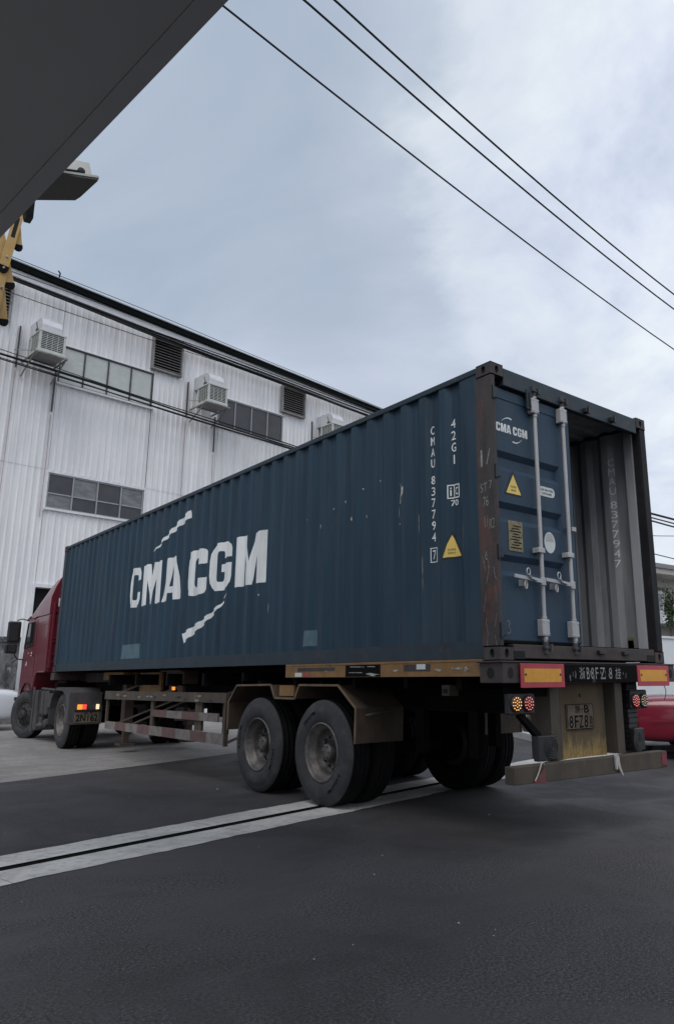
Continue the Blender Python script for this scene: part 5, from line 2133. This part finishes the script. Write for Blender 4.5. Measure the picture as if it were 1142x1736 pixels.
# keep section heights increasing
secs[-1] = [(x, max(z, 2.655)) for x, z in secs[-1]]
secs[-2] = [(x, max(z, 2.655)) for x, z in secs[-2]]
loft(m, secs, [1.86, 2.2, 2.7, 3.2, 3.55, 3.71])
m.build('cab_roof', 'cab_red', cab)
m = MB()
m.box(.06, 2.36, 1.87, 3.69, 2.646, 2.654)
m.build('roof_gap', 'black', cab)
# side deflector fin behind the cab
m = MB()
m.prism([(1.58, 1.5), (1.845, 1.5), (1.845, 3.05), (1.76, 3.05), (1.62, 2.6)], lambda u, v, w_: (w_, u, v), .045, .065)
# rear wall ribs and tag
m = MB()
for z in (1.62, 1.78, 2.05, 2.12, 2.7):
    m.box(.12, 2.3, 1.835, 1.857, z, z + .035)
m.box(.10, .15, 1.83, 1.857, 1.5, 2.9)
m.build('rear_rib', 'cab_red', cab, bevel=.006, split=True)
m = MB()
m.box(.19, .27, 1.845, 1.8575, 2.82, 3.0)
m.box(.30, .36, 1.845, 1.8575, 3.04, 3.09)
m.build('pale_tag', 'trim', cab, split=True)
# door with window
m = MB()
m.prism([(2.78, 1.36), (3.90, 1.36), (4.0, 1.66), (3.70, 2.60), (2.82, 2.60)], lambda u, v, w_: (w_, u, v), .022, .0298)
dr = m.build('cab_door', 'cab_red', cab, bevel=.003)
m = MB()
m.prism([(3.00, 2.02), (3.83, 1.98), (3.66, 2.55), (3.02, 2.55)], lambda u, v, w_: (w_, u, v), .016, .0215)
m.build('door_window', 'glass', dr)
m = MB()
for a, b in (((3.0, 2.02), (3.83, 1.98)), ((3.83, 1.98), (3.66, 2.55)), ((3.66, 2.55), (3.02, 2.55)), ((3.02, 2.55), (3.0, 2.02)), ((3.32, 2.01), (3.33, 2.55))):
    m.beam((.016, *a), (.016, *b), .014, .03, up=(1, 0, 0))
m.build('window_seal', 'black', dr)
m = MB()
m.box(.012, .0215, 2.86, 3.0, 1.78, 1.82)
m.build('door_handle', 'black', dr)
m = MB()
fn = lambda u, v: (.0205, u, v)
rg = random.Random(6)
for y, z, a, b in ((3.10, 1.86, .06, .03), (3.12, 1.80, .07, .02), (3.42, 1.86, .04, .02), (3.50, 1.62, .05, .08), (3.60, 1.60, .02, .05)):
    m.flat([(y + a * rg.uniform(.5, 1) * cos(t), z + b * rg.uniform(.5, 1) * sin(t)) for t in [2 * pi * i / 8 for i in range(8)]], fn)
m.build('worn_decal', 'faint', dr, split=True)
# horizontal crease on the sleeper side
m = MB()
m.box(.024, .0298, 1.95, 2.70, 2.44, 2.47)
m.box(.024, .0298, 1.95, 2.70, 2.50, 2.53)
m.build('side_crease', 'cab_red', cab, bevel=.003, split=True)
m = MB()
m.prism([(4.065, 1.64), (3.745, 2.62), (3.725, 2.62), (4.045, 1.64)], lambda u, v, w_: (w_, u, v), .14, 2.28)
m.build('windscreen', 'glass', cab)
m = MB()
m.box(.02, 2.4, 3.72, 4.10, .36, .60)
m.box(.02, .10, 3.55, 4.08, .60, 1.0)
m.build('front_bumper', 'cab_red', cab, bevel=.04)
m = MB()
m.prism([(3.70, 2.60), (3.98, 2.62), (3.98, 2.66), (3.66, 2.72)], lambda u, v, w_: (w_, u, v), .04, 2.38)
m.build('sun_visor', 'plastic', cab)
m = MB()
for x in (.5, 1.21, 1.9):
    m.cbox(x - .06, x + .06, 3.25, 3.33, 3.13, 3.17, .01)
m.lathe([(0, 3.12), (.05, 3.12), (.05, 3.19), (.02, 3.22), (0, 3.22)], (.33, 3.05, 0), 'z', 10)
m.build('roof_lamp', 'sticker', cab, split=True)
# wheel arch and steps
m = MB()
arc_ = [(2.60 + 0, 1.0)]
pts = [(3.22 + .66 * cos(t), .50 + .70 * sin(t)) for t in [R(a) for a in range(165, 10, -15)]]
m.strip(pts, .0, .48, lambda u, v, w_: (w_, u, v), 0, .012)
m.build('wheel_arch', 'plastic', TC)
m = MB()
m.box(.03, .40, 3.80, 4.02, .35, .58)
m.box(-.06, .10, 3.86, 3.98, .80, .88)
m.build('step', 'plastic', TC)
# mirrors
mr = MB()
mr.tube([(.06, 3.78, 2.62), (-.10, 3.84, 2.66), (-.20, 3.86, 2.62)], .014, 6)
mr.tube([(.04, 3.86, 1.72), (-.10, 3.88, 1.74), (-.16, 3.88, 1.80), (-.19, 3.88, 1.9)], .016, 6)
mr.tube([(-.10, 3.88, 1.74), (-.22, 3.90, 1.64)], .012, 6)
ma = mr.build('mirror_arm', 'plastic', cab)
m = MB()
m.cbox(-.38, -.10, 3.80, 3.92, 2.12, 2.60, .035)
m.build('mirror', 'plastic', ma)
m = MB()
m.cbox(-.40, -.14, 3.80, 3.92, 1.86, 2.09, .04)
m.build('wide_mirror', 'plastic', ma)
m = MB()
m.box(-.345, -.135, 3.796, 3.7998, 2.16, 2.56)
m.box(-.365, -.175, 3.796, 3.7998, 1.90, 2.06)
m.build('mirror_glass', 'glass', ma)
mr2 = MB()
mr2.cbox(2.5, 2.78, 3.80, 3.92, 2.0, 2.6, .035)
mr2.tube([(2.36, 3.8, 2.5), (2.6, 3.86, 2.5)], .014, 6)
mr2.build('mirror', 'plastic', cab)
# battery box, air tank and valve block between the axles
m = MB()
m.cbox(.06, .55, 2.28, 2.62, .22, 1.05, .02)
m.box(.04, .06, 2.50, 2.64, .18, 1.12)
m.build('splash_guard', 'fender', TC)
m = MB()
m.cbox(.10, .55, 1.62, 2.20, .55, 1.04, .03)
m.box(.09, .56, 1.86, 1.90, .53, 1.06)
m.build('battery_box', 'tank', TC)
m = MB()
m.tube([(.28, 1.05, .48), (.28, 1.58, .48)], .14, 14)
m.tube([(.22, 1.62, .38), (.22, 2.2, .38)], .11, 14)
m.build('air_tank', 'tank', TC)
m = MB()
m.cbox(.08, .2, 1.9, 2.1, .36, .5, .02)
m.lathe([(0, .05), (.07, .05), (.07, .12)], (0, 1.95, .33), 'x', 14)
m.lathe([(0, .02), (.04, .02), (.04, .06)], (0, 1.95, .33), 'x', 10)
m.box(.08, .4, 1.1, 1.5, .72, 1.0)
m.tube([(.15, .95, 1.06), (.15, 2.3, 1.08)], .03, 8)
m.tube([(.12, .95, .7), (.10, 1.2, .45), (.12, 1.5, .40), (.12, 1.7, .32)], .025, 8)
m.build('valve_block', 'tank', TC)
# rear mudguards, left and right
for x0, x1, nm in ((-.075, .50, 'l'), (1.93, 2.50, 'r')):
    m = MB()
    line = [(.70, .42), (.66, .72), (.56, .92), (.40, 1.07), (.20, 1.125), (-.45, 1.115), (-.60, 1.08), (-.68, 1.0), (-.70, .49)]
    m.strip(line, x0, x1, lambda u, v, w_: (w_, u, v), 0, .010)
    if nm == 'l':
        pl2 = line[3:] + [(-.62, .5), (-.55, .80), (-.42, .98), (-.2, 1.06), (.2, 1.07)]
        m.prism(pl2, lambda u, v, w_: (w_, u, v), x0, x0 + .012)
    m.box(x0, x1 + .02, -.73, -.7105, .47, 1.04)
    fd = m.build('rear_mudguard', 'fender', TC, bevel=.004)
    y = -.732
    xs = [(.07, .16, 'lens_amber'), (.16, .235, 'lens_red'), (.40, .46, 'lens_white')]
    for a, b, mt in xs:
        if nm == 'r':
            a, b = 2.42 - b, 2.42 - a
        m = MB()
        m.cbox(a, b - .004, y - .03, y, .735, .825, .008)
        m.build('tail_light', mt, fd)
    m = MB()
    a, b = (.03, .49) if nm == 'l' else (1.93, 2.39)
    m.box(a, b, y - .02, y - .001, .70, .734)
    m.build('light_bracket', 'plastic', fd)
    if nm == 'l':
        m = MB()
        m.cbox(.03, .47, y - .012, y - .001, .50, .685, .004)
        lp2 = m.build('licence_plate', 'plate_rusty', fd)
        m = MB()
        put_text(m, '2N162', .06, .445, .525, .645, lambda u, v: (u, y - .0145, v), 0, .012)
        m.box(.2, .26, y - .016, y - .0121, .66, .678)
        m.box(.3, .34, y - .016, y - .0121, .66, .678)
        m.build('plate_character', 'dark', lp2, split=True)
m = MB()
m.box(.5, 1.92, -.74, -.66, .80, 1.02)
m.build('rear_crossbar', 'dark', TC)
m = MB()
m.box(2.0, 2.42, .9, 2.6, .3, 1.04)
m.build('fuel_tank', 'tank', TC, bevel=.06)


# ------------------------------------------------------------------ cars
def sedan(name, label, loc, rz, paint, hood=1.0, tail=1.0, xf=3.60):
    """saloon; local x runs from tail (0) to nose (4.5), y sideways"""
    r = thing(name, label, 'car', loc, rz)
    st = [(.0, .62, .46, .74), (.03, .70, .38, .84), (.12, .78, .30, .905), (.35, .845, .26, .945), (.8, .88, .24, .965), (1.6, .89, .23, .96), (2.8, .89, .23, .95), (3.4, .88, .24, .91), (3.95, .84, .25, .84), (4.3, .76, .28, .76), (4.45, .62, .36, .66)]
    m = MB()
    vs, fs = [], []
    for x, hw, zb, zt in st:
        zt *= hood if x > 3.9 else 1 + (hood - 1) * .5 if x > 3 else tail if x < .9 else 1
        half = [(hw * .86, zb), (hw * .97, zb + .07), (hw * 1.0, (zb + zt) / 2 - .04), (hw * .985, zt - .20), (hw * .955, zt - .10), (hw * .88, zt - .025), (hw * .6, zt + .005), (0, zt + .015)]
        ring = half + [(-y, z) for y, z in half[::-1][1:]]
        vs += [(x, y, z) for y, z in ring]
    n = len(vs) // len(st)
    for i in range(len(st) - 1):
        for k in range(n):
            k2 = (k + 1) % n
            fs.append((i * n + k, i * n + k2, (i + 1) * n + k2, (i + 1) * n + k))
    m.add(vs, fs, 0, True)
    m.add(vs[:n], [tuple(range(n))], 0, True)
    m.add(vs[-n:], [tuple(range(n))[::-1]], 0, True)
    body = m.build('body', paint, r, subsurf=2)
    # glasshouse and roof
    m = MB()
    gs = [(.62, .70, .96, .965), (1.05, .68, .96, 1.22), (1.5, .62, .96, 1.40), (2.2, .60, .955, 1.44), (2.7, .61, .95, 1.38), (3.1, .66, .94, 1.16), (3.45, .72, .90, .93)]
    vs, fs = [], []
    for x, hw, zb, zt in gs:
        half = [(.80, zb - .02), (hw + (.80 - hw) * .25, zb + (zt - zb) * .75), (hw * .9, zt - .01), (0, zt + .02)]
        ring = half + [(-y, z) for y, z in half[::-1][1:]]
        vs += [(x, y, z) for y, z in ring]
    n = 7
    for i in range(len(gs) - 1):
        for k in range(n - 1):
            fs.append((i * n + k, i * n + k + 1, (i + 1) * n + k + 1, (i + 1) * n + k))
    m.add(vs, fs, 0, True)
    m.build('windows', 'glass', r, subsurf=1)
    m = MB()
    rs = [(1.45, .58, 1.40), (1.6, .60, 1.43), (2.2, .58, 1.468), (2.6, .59, 1.435), (2.72, .58, 1.40)]
    vs = []
    for x, hw, z in rs:
        vs += [(x, -hw, z - .03), (x, -hw * .6, z), (x, 0, z + .012), (x, hw * .6, z), (x, hw, z - .03)]
    fs = [(i * 5 + k, i * 5 + k + 1, i * 5 + 5 + k + 1, i * 5 + 5 + k) for i in range(4) for k in range(4)]
    m.add(vs, fs, 0, True)
    m.build('roof', paint, r, subsurf=1)
    for xw in (.92, xf):
        for sy in (1, -1):
            m = MB()
            m.lathe([(0, .0), (.355, 0), (.355, .008), (0, .010)], (xw, sy * .888 if False else 0, .32), 'y', 28)
            for i, v in enumerate(m.v):
                m.v[i] = (v[0], sy * (.872 + v[1]), v[2])
            m.build('wheel_arch', 'void', r)
            wheel(r, (xw, sy * .895, .315), -pi / 2 if sy > 0 else pi / 2, Rt=.315, rr=.20, wid=.2, dual=False, style='car', lettered=False)
    for sy in (1, -1):
        m = MB()
        m.box(.9, 3.9, sy * .884 - .006, sy * .884 + .006, .60, .612)
        m.build('side_moulding', paint, body)
        m = MB()
        for xs_ in (1.35, 2.3, 3.15):
            m.box(xs_ - .004, xs_ + .004, sy * .886 - .004, sy * .886 + .004, .34, .86)
        m.build('door_gap', 'black', body, split=True)
        m = MB()
        m.cbox(-.012, .05, sy * .52 - .12, sy * .52 + .12, .70, .80, .01)
        m.build('tail_light', 'refl_red', body)
        m = MB()
        m.box(1.05, 3.3, sy * .86 - .03, sy * .86 + .012, .255, .30)
        m.build('door_sill', 'plastic', body)
    m = MB()
    m.box(.02, .10, -.6, .6, .34, .42)
    m.build('bumper_insert', 'plastic', body)
    return r


sedan('red_car', 'glossy red car at the right picture edge, half hidden behind the trailer bumper', (6.86 + 4.45 * .574, 3.62 - 4.45 * .819, 0), R(125), 'red_car', 1.18, 1.0, 3.22)
sedan('white_car', 'white car at the left picture edge behind the tractor front wheel', (.80, 18.0, 0), R(176), 'white_car', 1.0, 1.09)

# ------------------------------------------------------------------ right background
HS = thing('house', 'cream house with deep grey eave and balcony beyond the container, right edge', 'house', (20, 11, 0), R(-3))
m = MB()
m.box(-5, 9, -1.6, 6, 0, 4.62)
m.build('wall', 'house', HS)
m = MB()
m.hexa([(-5.3, -2.35, 4.62), (9.3, -2.35, 4.62), (9.3, 7, 4.62), (-5.3, 7, 4.62), (-5.3, -2.35, 4.80), (9.3, -2.35, 4.80), (9.3, 7, 4.80), (-5.3, 7, 4.80)], 1)
m.hexa([(-5.4, -2.4, 4.802), (9.4, -2.4, 4.802), (9.4, 7.1, 4.802), (-5.4, 7.1, 4.802), (-3.4, 1.2, 5.9), (7.4, 1.2, 5.9), (7.4, 3.6, 5.9), (-3.4, 3.6, 5.9)])
m.build('roof', ['roof', 'house'], HS)
m = MB()
m.box(-2.6, 3.2, -2.5, -1.601, 2.98, 3.10)
m.box(-2.6, -.9, -2.5, -2.42, 3.10, 3.38)
bl = m.build('balcony', 'whitewall', HS)
m = MB()
for i in range(14):
    m.box(-.88 + i * .28, -.855 + i * .28, -2.48, -2.455, 3.10, 3.95)
m.box(-.9, 3.2, -2.49, -2.445, 3.95, 3.99)
m.build('railing', 'frame_dark', bl, split=True)
m = MB()
m.box(-2.55, -1.35, -1.75, -1.602, 3.15, 4.15)
wd_ = m.build('window', 'whitewall', HS)
m = MB()
for i in range(3):
    m.box(-2.5 + i * .38, -2.16 + i * .38, -1.762, -1.7502, 3.2, 4.05)
m.build('pane', 'pane_film', wd_)
m = MB()
m.box(-2.65, -1.5, -1.95, -1.602, 4.17, 4.24)
m.build('window_hood', 'roof', wd_)

GW = thing('garden_wall', 'plain white rendered wall behind the red car', 'wall', (20, 8.1, 0), R(-2))
m = MB()
m.box(-6.5, 14, -.1, .1, -.1, 2.45)
m.build('wall_face', 'whitewall', GW)
m = MB()
m.box(-6.55, 14.05, -.14, .14, 2.452, 2.52)
m.build('coping', 'whitewall', GW)


def shrub(name, label, cat, loc, rx, ry, h, n, seed, leaf=.07, stems=6, sparse=False, group=None):
    r = thing(name, label, cat, loc, 0, group)
    rg = random.Random(seed)
    m = MB()
    tips = []
    for i in range(stems):
        a = rg.uniform(0, 6.28)
        tx, ty = rx * rg.uniform(.2, .9) * cos(a), ry * rg.uniform(.2, .9) * sin(a)
        hh = h * rg.uniform(.7, 1.02)
        m.tube([(tx * .2, ty * .2, 0), (tx * .6 + rg.uniform(-.03, .03), ty * .6, hh * .5), (tx, ty, hh)], [.014, .010, .004], 5)
        tips.append((tx, ty, hh))
    m.build('stem', 'bark', r)
    m = MB()
    for i in range(n):
        tx, ty, hh = rg.choice(tips)
        t = rg.uniform(.3, 1.0)
        p = Vector((tx * t + rg.gauss(0, rx * .22), ty * t + rg.gauss(0, ry * .22), hh * t + rg.gauss(0, h * .07)))
        if p.z < .02:
            continue
        d = Vector((rg.uniform(-1, 1), rg.uniform(-1, 1), rg.uniform(-.7, .7))).normalized()
        e = d.cross(Vector((rg.uniform(-1, 1), rg.uniform(-1, 1), rg.uniform(-1, 1)))).normalized()
        l_ = leaf * rg.uniform(.6, 1.3)
        m.add([p, p + d * l_ * .5 + e * l_ * .28, p + d * l_, p + d * l_ * .5 - e * l_ * .28], [(0, 1, 2, 3)])
    m.build('foliage', 'leaf', r)
    return r


shrub('climbing_plant', 'leafy green plant growing over the white wall beside the balcony', 'plant', (16.72, 8.1, 2.52), .42, .12, 1.5, 900, 5, .10, 9)
for i, (x, y, lb_) in enumerate(((7.95, 6.0, 'bare brown twiggy shrub nearest the trailer bumper, behind the white kerb'), (8.55, 7.0, 'bare brown shrub farther along the kerb bed, beside the right rear tyre'))):
    shrub('shrub', lb_, 'shrub', (x, y, .10), .45, .45, .75, 160, 30 + i, .05, 60, group='shrubs in the kerb bed')

BK = thing('bucket', 'small white bucket hung below the right tail lamp', 'bucket', (1.97, .16, .82), 0)
m = MB()
m.lathe([(0, 0), (.042, 0), (.066, .15), (.072, .15), (.072, .158), (.062, .158), (.040, .01), (0, .008)], n=20, axis='z')
m.build('pail', 'bucket', BK)
m = MB()
m.tube([(.07 * cos(t), 0, .15 + .085 * sin(t)) for t in [pi * i / 10 for i in range(11)]], .004, 5)
m.build('bail', 'rod', BK)

# wires at the right edge
gk = 'cables above the cream house'
for i, (a, b, r_) in enumerate((((12, 9.2, 6.95), (26, 9, 6.75), .04), ((12, 9.1, 6.78), (26, 9, 6.55), .025), ((12, 9.15, 6.70), (26, 9, 6.45), .03))):
    cable('service_cable', sagline(a, b, .12, 10, .01, 60 + i), r_, 'black cable in the bundle right of the container above the cream house', gk)
cable('service_cable', sagline((12, 9, 5.62), (24, 9, 6.9), .3, 10), .012, 'thin wire rising to the right above the house roof')
cable('service_cable', sagline((12, 9, 5.55), (24, 9, 5.15), .05, 10), .018, 'thin cable just above the roof of the cream house')
